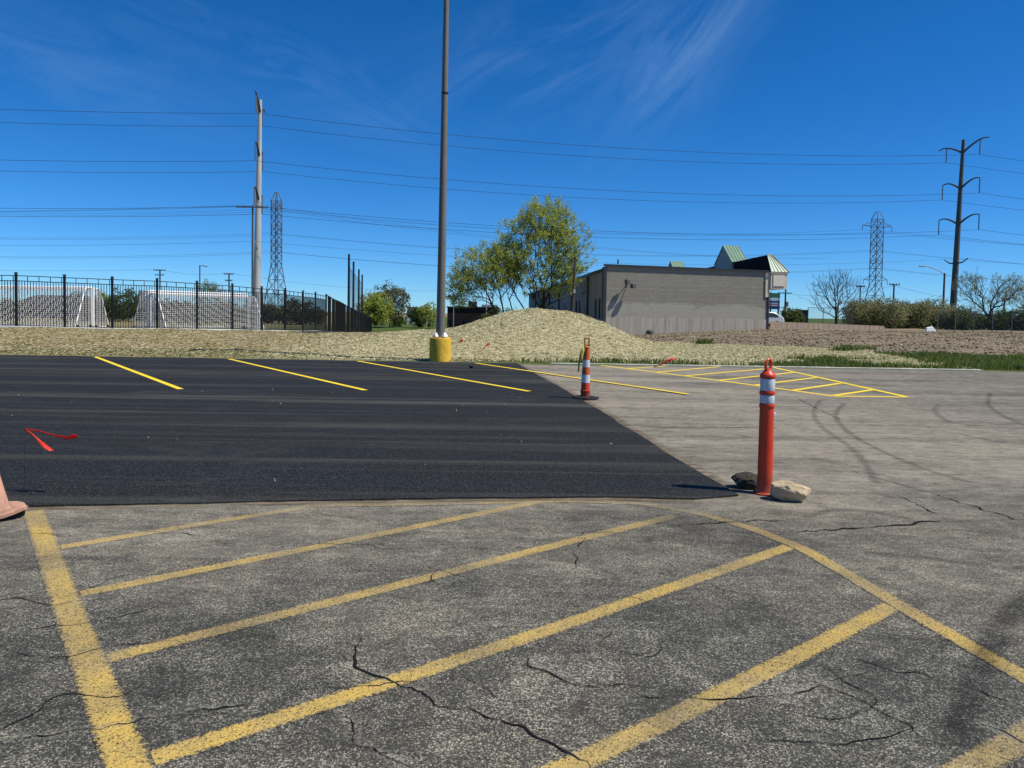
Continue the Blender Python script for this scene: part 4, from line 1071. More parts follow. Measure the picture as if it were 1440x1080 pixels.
# flood lights on the front wall
fx = A(884, 398, 67.4); fb = Vector((fx[0], fx[1], 0)) - O; s_u = fb.dot(un)
wf = lambda s, out, z_: un * s + fn * out + Vector((0, 0, z_))
fz = fx[2]
fl_ = MB().box(tuple(wf(s_u, .06, fz)), (.18, .10, .22), math.atan2(un.y, un.x)).build('flood_light', M_GALV, bl)
MB().tube([wf(s_u - .05, .1, fz), wf(s_u - .12, .55, fz + .25)], .035, 6).build('bracket', M_GALV, fl_)
MB().tube([wf(s_u + .05, .1, fz - .1), wf(s_u + .16, .55, fz - .30)], .035, 6).build('bracket', M_GALV, fl_)
for (s1, z1, out) in ((-.30, .10, .62), (.22, -.28, .70)):
    hd_ = MB().box(tuple(wf(s_u + s1, out, fz + z1)), (.42, .36, .40), math.atan2(un.y, un.x) + .3).build('lamp_head', M_DSTEEL, fl_, bevel=.04)
vq = wf((Vector((A(914, 467, 68)[0], 0, 0)) - Vector((FLx, 0, 0))).x / un.x, .12, A(914, 467, 68)[2])
mb = MB(); mb.lathe([(.34, -.14), (.36, 0), (.30, .14), (.12, .2)], 14, tuple(vq)); mb.build('vent_hood', M_DSTEEL, bl, True)
sg = wf(s_u * .55, .02, ztl + .35); MB().box(tuple(sg), (.12, .12, .4)).build('roof_vent', M_TRIM, bl)
# canopy with mansard roof along the shop front: cross-section outward (un) / along (wr_)
CL = 40.0
zf0, zf1, zr = A(1095, 406, 71.5)[2], A(1095, 383, 71.5)[2], A(1082, 357.5, 71.5)[2]
def cpt(out, along, z_): v = U + un * out + wr_ * along; return (v.x, v.y, z_)
mb = MB(); mb.prism([cpt(.02, -.25, zf0), cpt(1.80, -.25, zf0), cpt(1.80, CL, zf0), cpt(.02, CL, zf0)], [cpt(.02, -.25, zf1 - .1), cpt(1.80, -.25, zf1 - .1), cpt(1.80, CL, zf1 - .1), cpt(.02, CL, zf1 - .1)])
can = mb.build('canopy_fascia', M_STUCCO, bl)
MB().box(cpt(.90, -.29, (zf0 + zf1) / 2 - .02), (1.25, .05, 1.05), math.atan2(un.y, un.x)).build('fascia_panel', plain('pale_stucco_panel', (.66, .60, .50, 1), .9, .1, .06), can)
mb = MB(); mb.prism([cpt(-.05, -.33, zf1 - .1), cpt(1.9, -.33, zf1 - .1), cpt(1.9, CL, zf1 - .1), cpt(-.05, CL, zf1 - .1)], [cpt(-.05, -.33, zf1 + .04), cpt(1.9, -.33, zf1 + .04), cpt(1.9, CL, zf1 + .04), cpt(-.05, CL, zf1 + .04)])
mb.build('gutter', M_STUCCO, can)
MB().box(cpt(-.28, .0, (zf0 + zf1) / 2 - .35), (.42, .22, 2.5), math.atan2(un.y, un.x)).build('corner_pier', M_STUCCO, bl)
rb = [cpt(.0, -.36, zf1 + .045), cpt(1.95, -.36, zf1 + .045), cpt(1.95, CL, zf1 + .045), cpt(.0, CL, zf1 + .045)]
rt = [cpt(.0, .85, zr), cpt(.58, .85, zr), cpt(.58, CL, zr), cpt(.0, CL, zr)]
man = MB().add(rb + rt, [(0, 1, 5, 4), (1, 2, 6, 5), (4, 5, 6, 7)]).build('mansard_roof', M_GREEN, bl)
MB().add([rb[0], rb[3], rt[3], rt[0]], [(0, 3, 2, 1)]).build('mansard_back', M_DARKROOF_SHADE, man)  # near-black colour paints in the shade on this back face
def seams(p00, p01, p10, p11, n, par, w=.03):
    p00, p01, p10, p11 = map(Vector, (p00, p01, p10, p11)); nn = (p01 - p00).cross(p10 - p00).normalized() * .03
    if nn.z < 0: nn = -nn
    for k in range(n + 1):
        u = k / n; a, b = p00.lerp(p01, u) + nn, p10.lerp(p11, u) + nn; MB().bar(a, b, w).build('seam', M_SEAM, par)
seams(rb[0], rb[1], rt[0], rt[1], 5, man)
MB().bar(rt[1], rb[1], .12).build('hip_cap', M_STUCCO, man); MB().bar(rt[0], rt[1], .12).build('ridge_cap', M_STUCCO, man)
for al, nm in ((11.0, 'gable_tower'), (37.0, 'gable_tower')):
    W_, ze, zp, dp = 6.4, 7.62, 9.55, 1.45
    g = lambda o, s, z_: cpt(o, al + s, z_)
    tw = MB().prism([g(-.25, 0, 4.5), g(dp, 0, 4.5), g(dp, W_, 4.5), g(-.25, W_, 4.5)], [g(-.25, 0, ze), g(dp, 0, ze), g(dp, W_, ze), g(-.25, W_, ze)])
    tw.add([g(-.25, 0, ze), g(-.25, W_, ze), g(-.25, W_ / 2, zp)], [(0, 1, 2)]); tw.add([g(dp, 0, ze), g(dp, W_, ze), g(dp, W_ / 2, zp)], [(0, 1, 2)])
    tw = tw.build(nm, M_STUCCO, bl)
    for s0_, s1_ in ((-.25, W_ / 2), (W_ + .25, W_ / 2)):
        zz = ze - .12
        MB().add([g(-.35, s0_, zz), g(dp + .2, s0_, zz), g(dp + .2, s1_, zp + .06), g(-.35, s1_, zp + .06)], [(0, 1, 2, 3)]).build('roof_slope', M_GREEN, tw)
    seams(g(-.35, -.25, ze - .1), g(dp + .2, -.25, ze - .1), g(-.35, W_ / 2, zp + .08), g(dp + .2, W_ / 2, zp + .08), 5, tw)
    c_ = Vector(g(-.28, W_ / 2, 8.25)); mb = MB(); mb.tube([c_ - un * .02, c_ + un * .02], .62, 18); o_ = mb.build('round_vent', M_GALV, tw)
    mb = MB(); mb.tube([c_ - un * .05, c_ - un * .02], .42, 18); mb.build('louvre', M_STUCCO, o_)
# utility post in front of the side wall
x = AX(804, 66, 3); pz = Z(x, 66)
pt = thing('wooden_post', 'dark slim post with a small meter box in front of the warehouse side wall', 'utility pole', (x, 66, pz))
h_ = A(808, 361, 66)[2] - pz
mb = MB(); mb.tube([(0, 0, -.3), (.24, 0, h_)], [.13, .11], 10); mb.build('shaft', M_WOOD, pt, True)
MB().box((.20, -.16, h_ * .56), (.22, .18, .32)).build('meter_box', M_GALV, pt, bevel=.02)

# ------------------------------------------------------------------ transmission monopoles
LINE = Vector((128.0, 27.0, 0)).normalized(); ARM = Vector((-LINE.y, LINE.x, 0))     # arms point away (+) and toward (-) the camera
LV = [(34.9, 1.9, 6.2), (27.9, 1.6, 4.6), (20.9, 1.6, 5.0)]
def monopole(px, D, label, mat, tilt, htop):
    x = AX(px, D, 2.0); z0 = Z(x, D)
    o = thing('transmission_pole', label, 'power pole', (x, D, z0), group='steel monopoles carrying the high-voltage line')
    tp = lambda z_: Vector((tilt * z_, 0, z_))
    mb = MB(); zz = [-.5, 6, 12, 18, 24, 30, htop]; mb.tube([tp(z_) for z_ in zz], [.64, .60, .55, .49, .43, .37, .30], 16); mb.build('shaft', mat, o, True)
    hang = []
    for (za, rise, L) in LV:
        for s in (1, -1):
            b = tp(za); pts = []
            for k in range(7):
                u = k / 6; pts.append(b + ARM * s * (L * u) + Vector((0, 0, rise * (1.75 * u - .75 * u * u * u) - (.25 * u ** 4))))
            mb = MB(); mb.tube(pts, [.24, .21, .18, .16, .14, .12, .10], 8); arm = mb.build('arm', M_DSTEEL, o, True)  # dark steel colour stands in for the shading under the arms
            hp = pts[4] if za > 30 else pts[6]
            mb = MB(); zi = hp.z - 2.9
            mb.tube([hp - Vector((0, 0, .1)), Vector((hp.x, hp.y, zi))], .10, 6); mb.build('insulator', M_INS, arm)
            hang.append((Vector((x, D, z0)) + Vector((hp.x, hp.y, zi)), s, za))
            if za > 30: hang.append((Vector((x, D, z0)) + pts[6], s, 40))
    for s in (1, -1):
        b = tp(13.2); mb = MB(); mb.tube([b, b + ARM * s * 1.6 + Vector((0, 0, .15)), b + ARM * s * 3.0 + Vector((0, 0, .9))], [.18, .14, .09], 7); mb.build('short_arm', mat, o, True)
        hang.append((Vector((x, D, z0)) + b + ARM * s * 3.0 + Vector((0, 0, .9)), s, 13))
    return o, hang
t = NT('galvanised_monopole', .5, .5); n = t.noise(1.2, t.pos((1, 1, .12)), 5, .6)
t.color(t.mix(t.rng(n, .3, .7), (.36, .37, .36, 1), (.50, .50, .48, 1))); M_MONO = t.m
pL, hL = monopole(360.5, 121, 'pale galvanised steel transmission pole behind the picket fence', M_MONO, .014, 36.9)
pR, hR = monopole(1339, 148, 'dark weathered steel transmission pole behind the hedge', M_DSTEEL, .024, 37.4)
def wire(p, q, sag, label, grp, r=.035, n=22):
    p, q = Vector(p), Vector(q); mb = MB()
    o0 = p.copy()
    pts = [p.lerp(q, k / n) - Vector((0, 0, 4 * sag * (k / n) * (1 - k / n))) - o0 for k in range(n + 1)]
    mb.tube(pts, r, 4); o = mb.build('power_line', M_WIRE); o.location = o0
    return tag(o, label, 'wire', grp)
nL = [(a - LINE * 131, s, l) for a, s, l in hL]; nR = [(a + LINE * 131, s, l) for a, s, l in hR]
for (a, s, l), (b, _, _), (c_, _, _), (d_, _, _) in zip(hL, hR, nL, nR):
    if l == 13 and s == 1: continue
    r_ = .020 if l in (40, 13) else .034
    lvl = {34.9: 'upper', 27.9: 'middle', 20.9: 'lower', 13: 'lowest'}.get(l, '')
    if l != 40:
        wire(a, b, 2.4, '%s dark conductor strung between the pale and the dark steel transmission poles' % lvl, 'conductors between the two steel poles', r_)
        wire(c_, a, 2.4, '%s dark conductor arriving at the pale steel pole from the brick building side' % lvl, 'conductors beyond the pale steel pole', r_)
        wire(b, d_, 2.4, '%s dark conductor leaving the dark steel pole past the bare trees' % lvl, 'conductors beyond the dark steel pole', r_)

# ------------------------------------------------------------------ lattice towers
def lattice(px, D, top_px, label, arms, rz, hw0=2.9, hw1=1.0, waist=.45):
    x = AX(px, D, 2.0); z0 = Z(x, D) - .4; H = A(px, top_px, D)[2] - z0
    o = thing('lattice_tower', label, 'pylon', (x, D, z0), rz, 'lattice transmission towers')
    hw = lambda z_: hw0 + (hw1 - hw0) * min(1, z_ / (H * waist)) if z_ < H * waist else hw1
    lv = list(np.linspace(0, H * waist, 5)) + list(np.linspace(H * waist, H * .93, 9))[1:]
    for sx, sy in ((-1, -1), (1, -1), (1, 1), (-1, 1)):
        pts = [(sx * hw(z_), sy * hw(z_), z_) for z_ in lv] + [(sx * hw1 * .25, sy * hw1 * .25, H)]
        mb = MB(); mb.tube(pts, .13, 4); mb.build('leg', M_LATT, o)
    cs = ((-1, -1), (1, -1), (1, 1), (-1, 1))
    for a, b in zip(lv[:-1], lv[1:]):
        mb = MB()
        for k in range(4):
            p, q = cs[k], cs[(k + 1) % 4]
            mb.bar((p[0] * hw(a), p[1] * hw(a), a), (q[0] * hw(b), q[1] * hw(b), b), .11); mb.bar((q[0] * hw(a), q[1] * hw(a), a), (p[0] * hw(b), p[1] * hw(b), b), .11)
            mb.bar((p[0] * hw(b), p[1] * hw(b), b), (q[0] * hw(b), q[1] * hw(b), b), .10)
        mb.build('bracing', M_LATT, o)
    ends = []
    for zf, L, up in arms:
        z_ = H * zf
        for s in (-1, 1):
            mb = MB(); tip = (s * L, 0, z_ + up)
            for sy in (-1, 1): mb.bar((s * hw1, sy * hw1, z_), tip, .14); mb.bar((s * hw1, sy * hw1 * .6, z_ + 1.9), tip, .10)
            mb.build('crossarm', M_LATT, o); ends.append(Vector((x, D, z0)) + Matrix.Rotation(rz, 3, 'Z') @ Vector(tip) - Vector((0, 0, 1.6)))
            mb = MB(); mb.tube([tip, (tip[0], tip[1], tip[2] - 1.7)], .09, 6); mb.build('insulator', M_INS, o)
    return o, ends
lt, eL = lattice(388.5, 232, 270, 'narrow steel lattice tower beside the pale steel pole', [(.90, 2.3, .1), (.72, 2.4, 0), (.58, 2.4, 0)], R(72), 3.2, 1.15, .44)
rt_, eR = lattice(1229.5, 262, 297, 'wide-armed steel lattice tower rising behind the hedge', [(.865, 6.4, .3), (.70, 2.6, 0), (.545, 2.6, 0), (.40, 5.2, .2)], R(18), 3.6, 1.4, .36)
for k, e in enumerate(eL):
    b = eR[k]
    wire(e, b, 4.0, 'distant thin conductor strung between the two lattice towers', 'conductors between the lattice towers', .034)
    wire(e + Vector((-190, -18, 0)), e, 3.5, 'distant thin conductor arriving at the narrow lattice tower', 'conductors beyond the narrow lattice tower', .034)
    wire(b, b + Vector((190, 40, 0)), 3.5, 'distant thin conductor leaving the wide-armed lattice tower', 'conductors beyond the wide-armed lattice tower', .034)

# ------------------------------------------------------------------ smaller poles
def upole(px, py_top, D, label, arms, r=.14, mat=M_WOOD, lean=0.0, extras=None, w=2.2):
    x = AX(px, D, 3.0); z0 = Z(x, D); h = A(px, py_top, D)[2] - z0
    o = thing('utility_pole', label, 'utility pole', (x, D, z0))
    mb = MB(); mb.tube([(0, 0, -.3), (lean * h, 0, h)], [r, r * .75], 8); mb.build('shaft', mat, o, True)
    for k, zf in enumerate(arms):
        aw = w if k == 0 else w * .75
        MB().box((lean * h, -.14, h * zf), (aw, .14, .14)).build('crossarm', mat, o)
        for s in (-.46, -.2, .2, .46):
            mb = MB(); mb.lathe([(.06, 0), (.09, .08), (.05, .2)], 8, (lean * h + s * aw, -.14, h * zf + .07)); mb.build('insulator', M_INS, o)
    return o, Vector((x, D, z0 + h)), h
u0, top0, h0 = upole(355, 289, 103, 'thin dark distribution pole with a wide crossarm hugging the pale steel pole', [.985], .16, M_DSTEEL, 0, None, 4.4)
u1, top1, h1 = upole(225, 379, 150, 'wooden utility pole with double crossarms above the gap between goal pairs', [.985, .90], .17, M_WOOD, w=2.4)
u2, top2, h2 = upole(322, 384, 140, 'wooden utility pole with crossarms beside the pale blossom tree', [.98, .86], .16, M_WOOD, w=1.8)
u3, top3, h3 = upole(281, 373, 130, 'dark pole carrying a cobra-head lamp before the pale blossom tree', [], .13, M_DSTEEL)
mb = MB(); mb.tube([(0, 0, h3 - .2), (.5, 0, h3 - .05), (1.0, 0, h3 - .15)], .06, 6); a_ = mb.build('lamp_arm', M_DSTEEL, u3); MB().box((1.15, 0, h3 - .2), (.7, .3, .16)).build('lamp_head', M_GALV, a_, bevel=.03)
u4, top4, h4 = upole(1104, 407, 150, 'dark utility pole with a transformer beside the pylon sign', [.90], .20, M_WOOD, w=2.3)
mb = MB(); mb.tube([(.38, -.1, h4 * .55), (.38, -.1, h4 * .55 + 1.0)], .28, 12); mb.build('transformer', M_GALV, u4, True)
u5, top5, h5 = upole(1256, 399, 125, 'wooden utility pole with one crossarm rising out of the hedge', [.975], .16, M_WOOD, w=1.7)
u6, top6, h6 = upole(1412, 419, 135, 'short wooden utility pole behind the bare twin-trunk tree', [.95], .15, M_WOOD, w=1.4)
def tlight(px, py_top, D, label, w, name='double_head_street_light', mat=M_DSTEEL):
    x = AX(px, D, 3.0); z0 = Z(x, D); h = A(px, py_top, D)[2] - z0
    o = thing(name, label, 'street light', (x, D, z0)); mb = MB(); mb.tube([(0, 0, -.2), (0, 0, h)], [.11, .08], 8); mb.build('shaft', mat, o, True)
    for s in (-1, 1): MB().box((s * w * .32, 0, h - .05), (w * .36, .35, .20)).build('lamp_head', mat, o, bevel=.02)
    MB().box((0, 0, h), (w * .4, .09, .08)).build('crossarm', mat, o); return o
tlight(1209, 402, 108, 'double-head car park light beside the lattice tower foot', 1.2)
tlight(624, 416, 118, 'double-head car park light hidden behind the tall pole shaft', 2.2)
x = AX(638, 120, 3); z0 = Z(x, 120); o = thing('slim_mast', 'slim grey mast behind the dark brown building', 'pole', (x, 120, z0)); h = A(638, 411, 120)[2] - z0
MB().tube([(0, 0, -.2), (0, 0, h)], .06, 6).build('shaft', M_GALV, o); MB().lathe([(.05, 0), (.07, .1), (.02, .2)], 6, (0, 0, h)).build('tip', M_GALV, o)
x = AX(684, 95, 2); z0 = Z(x, 95); h = A(684, 405, 95)[2] - z0
o = thing('slim_mast', 'slim pale post between the dark building and the leafy tree', 'pole', (x, 95, z0)); MB().tube([(0, 0, -.2), (0, 0, h)], .07, 6).build('shaft', M_GALV, o); MB().lathe([(.06, 0), (.08, .1), (.02, .2)], 6, (0, 0, h)).build('tip', M_GALV, o)
# cobra-head street light
x = AX(1326, 102, 3); z0 = Z(x, 102); tpz = A(1327, 384, 102)[2] - z0; tip = np.array(A(1298, 374.5, 102)) - np.array((x, 102, z0))
o = thing('street_light', 'cobra-head street light with a long arm beside the dark steel pole', 'street light', (x, 102, z0))
mb = MB(); mb.tube([(0, 0, -.2), (.05, 0, tpz)], [.16, .12], 10); mb.build('shaft', M_DSTEEL, o, True)
mb = MB(); mb.tube([(.05, 0, tpz - .15), (-.8, 0, tpz + .35), tuple(tip * np.array((.8, 1, 1))), tuple(tip)], .06, 7); a_ = mb.build('arm', M_GALV, o, True)
MB().box((tip[0] - .1, 0, tip[2]), (.8, .3, .16)).build('lamp_head', M_GALV, a_, bevel=.04)
# low distribution wires
for a, b, sg in ((Vector((-150, 105, top0.z)), top0, 1.5), (top0, Vector((AX(1160, 190, 14), 190, 16.5)), 2.0)):
    for k in (-1.6, 1.6):
        wire(a + Vector((k, 0, 0)), b + Vector((k, 0, 0)), sg, 'distribution wire carried by the wide crossarm of the thin pole', 'distribution wires on the thin pole', .020)
wire(top4 - Vector((0, 0, .8)), top5 - Vector((0, 0, .3)), 1.0, 'low wire from the transformer pole to the pole in the hedge', None, .02)
wire(top5 - Vector((0, 0, .3)), top6 - Vector((0, 0, .5)), .8, 'low wire from the hedge pole to the short wooden pole', None, .02)
wire(top6 - Vector((0, 0, .5)), top6 + Vector((60, 5, 0)), .8, 'low wire leaving the short wooden pole past the trees', None, .02)
wire(top1 + Vector((-70, -5, 0)), top1, .8, 'low wire arriving at the double-crossarm pole', None, .022)
wire(top1, top2, .6, 'low wire between the two wooden poles behind the goals', None, .022)
wire(top2, Vector((AX(640, 190, 6), 190, 7.0)), 1.2, 'low wire from the crossarm pole toward the dark brown building', None, .022)

# ------------------------------------------------------------------ far buildings, sign, car, wall, fences
x0, x1 = AX(629, 128, 1), AX(700, 132, 1); z0 = Z(x0, 128); zt = A(650, 432.5, 128)[2]
M_BROWN = plain('dark_brown_brick', (.030, .022, .020, 1), .9, .15, .25, 2)
b_ = thing('brown_flat_roof_building', 'low dark brown flat-roofed building beyond the mound', 'building', ((x0 + x1) / 2, 134, z0))
w_ = x1 - x0; hh = zt - z0
MB().box((0, 0, hh / 2 - .5), (w_, 12, hh + 1)).build('wall', M_BROWN, b_)
r_ = MB().box((0, 0, hh + .08), (w_ + .3, 12.3, .2)).build('roof', M_TRIM, b_)
MB().box((A(664, 430, 130)[0] - (x0 + x1) / 2, -2, hh + .65), (1.5, 1.4, .95)).build('rooftop_unit', M_DSTEEL, r_)
MB().box((A(688, 430, 130)[0] - (x0 + x1) / 2, -2, hh + .4), (2.8, 1.2, .4)).build('duct', M_GALV, r_)
dx_ = A(652, 428, 130)[0] - (x0 + x1) / 2
mb = MB(); mb.lathe([(.05, 0), (.35, .06), (.5, .2)], 14, (0, 0, 0), cap=False); mb.v = [(dx_ + z_ + x_ * .3, -2 - .2 * z_, hh + .95 + x_) if False else (dx_ + z_, -2 + y_, hh + .95 + x_) for x_, y_, z_ in mb.v]; mb.build('satellite_dish', M_WHITE, r_)
for k in range(4): MB().box((-w_ / 2 + 1.2 + k * 2.2, -6.03, 1.9), (1.0, .08, 1.2)).build('window', M_GLASS, b_)
# small white house
x = AX(588, 215, 1); z0 = Z(x, 215); b_ = thing('small_white_house', 'tiny white house with dark gable roof beside the round green tree', 'house', (x, 215, z0))
MB().box((0, 0, 1.1), (5.5, 6, 3.4)).build('wall', M_WHITE, b_)
MB().prism([(-3, -3.2, 2.8), (3, -3.2, 2.8), (3, 3.2, 2.8), (-3, 3.2, 2.8)], [(-3, -.05, 4.8), (3, -.05, 4.8), (3, .05, 4.8), (-3, .05, 4.8)]).build('roof', M_TRIM, b_)
MB().box((.6, -3.03, 1.4), (1, .08, 1.2)).build('window', M_GLASS, b_)
# brick building behind the goals
x0, x1 = AX(18, 205, 1), AX(108, 205, 1); z0 = Z(x0, 205)
b_ = thing('brick_building', 'low red-brown brick building with dark roof seen through the goal nets', 'building', ((x0 + x1) / 2, 212, z0))
M_BRICK = plain('red_brown_brick', (.26, .15, .11, 1), .9, .15, .2, 1.5); w_ = x1 - x0
MB().box((0, 0, 1.6), (w_, 12, 5.4)).build('wall', M_BRICK, b_)
MB().prism([(-w_ / 2 - .5, -6.6, 4.3), (w_ / 2 + .5, -6.6, 4.3), (w_ / 2 + .5, 6.6, 4.3), (-w_ / 2 - .5, 6.6, 4.3)], [(-w_ / 2 + 3, -1, 6.6), (w_ / 2 - 3, -1, 6.6), (w_ / 2 - 3, 1, 6.6), (-w_ / 2 + 3, 1, 6.6)]).build('roof', M_TRIM, b_)
for k in range(6): MB().box((-w_ / 2 + 1.6 + k * 2.9, -6.03, 2.1), (1.2, .08, 1.5)).build('window', M_GLASS, b_)

# pylon sign
x = AX(1089, 118, 3); z0 = Z(x, 118); zt = A(1089, 411, 118)[2] - z0
sgn = thing('pylon_sign', 'tall plaza sign of stacked green, white and blue panels beside the warehouse', 'sign', (x, 118, z0))
for s in (-.62, .62): MB().box((s, 0, zt / 2), (.18, .25, zt)).build('post', M_TRIM, sgn)
cols = [((.05, .16, .09, 1), .26), ((.55, .57, .6, 1), .12), ((.03, .07, .22, 1), .14), ((.35, .12, .10, 1), .12), ((.04, .05, .16, 1), .2)]
zc = zt - .1
for k, (c_, f) in enumerate(cols):
    hgt = 2.9 * f / .84 * .9; MB().box((0, -.03, zc - hgt / 2), (1.55, .34, hgt - .06)).build('sign_panel', plain('sign_panel_%d' % k, c_, .5, .3, .1), sgn); zc -= hgt
# white car
YC = 78.0
x = AX(1070.5, YC, 1.0); cz = A(1090, 437.5, YC)[2] - 1.62
M_CAR = plain('white_car_paint', (.72, .73, .75, 1), .25, .6, .03); M_CGL = plain('tinted_car_glass', (.015, .017, .02, 1), .08, .7, .05)
car = thing('parked_car', 'white hatchback parked beside the warehouse corner', 'car', (x, YC, cz))
prof = [(-2.1, .35), (-2.15, .75), (-1.95, .95), (-1.05, 1.02), (-.35, 1.50), (.3, 1.60), (1.05, 1.55), (1.65, 1.25), (2.0, 1.02), (2.12, .7), (2.08, .35)]
mb = MB(); mb.prism([(a, -.88, b) for a, b in prof], [(a, .88, b) for a, b in prof]); body = mb.build('body', M_CAR, car, True, .07)
MB().add([(-.85, -.895, 1.05), (-.33, -.895, 1.42), (.28, -.895, 1.50), (.95, -.895, 1.46), (1.45, -.895, 1.22), (1.5, -.895, 1.05)], [(0, 5, 4, 3, 2, 1)]).build('side_window', M_CGL, car)
MB().add([(1.12, -.7, 1.545), (1.70, -.78, 1.22), (1.70, .78, 1.22), (1.12, .7, 1.545)], [(0, 1, 2, 3)]).add([], []).build('rear_window', M_CGL, car)
for a in (-1.3, 1.3):
    for s in (-1, 1):
        mb = MB(); mb.tube([(a, s * .72, .33), (a, s * .92, .33)], .33, 18); wv = mb.build('wheel', M_RUBBER, car); mb = MB(); mb.tube([(a, s * .90, .33), (a, s * .935, .33)], .2, 12); mb.build('rim', M_GALV, wv)
MB().box((2.07, -.62, .92), (.08, .35, .2)).build('tail_light', plain('red_lens', (.4, .02, .02, 1), .3, .5), car); MB().box((2.07, .62, .92), (.08, .35, .2)).build('tail_light', M_RED, car)
# raised parking terrace behind the low wall, holding the car
tw0, tw1 = 24.8, 90.0
zl = lambda px, py, D: A(px, py, D)[2]
wa = (AX(1083, 73.5, .8), 73.5); wb = (AX(1243, 77.5, .8), 77.5)
za, zb = zl(1083, 452, 73.5), zl(1243, 458.5, 77.5)
t = NT('tan_wall_board', .9, .15); v = t.noise(2, t.pos((2.5, 2.5, .2)), 5, .7); t.color(t.mix(t.rng(v, .3, .7), (.33, .25, .18, 1), (.50, .39, .29, 1))); M_TANW = t.m
lw = thing('low_retaining_wall', 'low tan board retaining wall between warehouse corner and hedge', 'wall', (wa[0], wa[1], 0))
nb_ = 22
for k in range(nb_):
    u0_, u1_ = k / nb_ + .0012, (k + 1) / nb_ - .0012
    p, q = (Vector(((wb[0] - wa[0]) * u, (wb[1] - wa[1]) * u, 0)) for u in (u0_, u1_)); zz = za + (zb - za) * (k + .5) / nb_
    beam(p, q, zz - .75, zz - .75, .12 + .02 * (k % 2), 1.5, 'wall_panel', M_TANW, lw)
mb = MB(); mb.add([(wa[0] - .2, 73.9, za - .65), (wb[0], 77.9, zb - .6), (wb[0] + 22, 110, zb - .7), (wa[0] + 2, 110, za - .66)], [(0, 1, 2, 3)])
tag(mb.build('parking_terrace', M_OLD), 'raised parking terrace behind the low tan wall', kind='structure')
car.location.z = za - .63
# dark bin beside the bush
x = AX(1128, 84, 1); o = thing('dark_cabinet', 'dark boxy cabinet behind the round green bush', 'cabinet', (x, 84, za - .66)); hq = zl(1128, 436.5, 84) - za + .66
MB().box((0, 0, hq / 2), (.95, .8, hq)).build('body', M_BLACK, o, bevel=.03); MB().box((0, 0, hq + .03), (1.02, .88, .07)).build('lid', M_DSTEEL, o); MB().box((-.2, -.42, hq * .6), (.25, .03, .5)).build('notice', M_GALV, o)
# chain-link fence
t = NT('chain_link', .6, .4); t.color((.16, .165, .165, 1)); t.alpha(.16); M_CHAIN = t.m
def chain(label, pts_px, hgt, nbay):
    pts = [Vector((AX(a, D, 1), D, Z(AX(a, D, 1), D))) for a, D in pts_px]
    o = thing('chain_link_fence', label, 'fence', pts[0])
    for (p, q), nb in zip(zip(pts[:-1], pts[1:]), nbay):
        for k in range(nb):
            a, b = p.lerp(q, k / nb), p.lerp(q, (k + 1) / nb); a.z, b.z = Z(a.x, a.y), Z(b.x, b.y); a, b = a - pts[0], b - pts[0]
            MB().tube([a - Vector((0, 0, .3)), a + Vector((0, 0, hgt))], .04, 6).build('post', M_LATT, o)
            MB().tube([a + Vector((0, 0, hgt)), b + Vector((0, 0, hgt))], .024, 5).build('top_rail', M_LATT, o)
            MB().add([a, b, b + Vector((0, 0, hgt)), a + Vector((0, 0, hgt))], [(0, 1, 2, 3)]).build('mesh', M_CHAIN, o)
chain('galvanised chain-link fence crossing behind the bare soil below the twin-trunk tree', [(1318, 74), (1480, 68)], 2.0, [6])
chain('galvanised chain-link fence on the terrace around the bare tree', [(1136, 86), (1200, 86)], 2.3, [3])
# white sheet of something at the hedge foot
x = AX(1310, 73, .6); z_ = Z(x, 73); o = MB().prism([(-.55, -.1, 0), (.5, -.1, 0), (.5, .25, 0), (-.55, .25, 0)], [(-.5, 0, .42), (.1, 0, .55), (.12, .15, .55), (-.5, .15, .42)]).build('white_bag', M_WHITE, bevel=.06)
o.location = (x, 73, z_); tag(o, 'crumpled white bag lying at the hedge foot', 'bag')

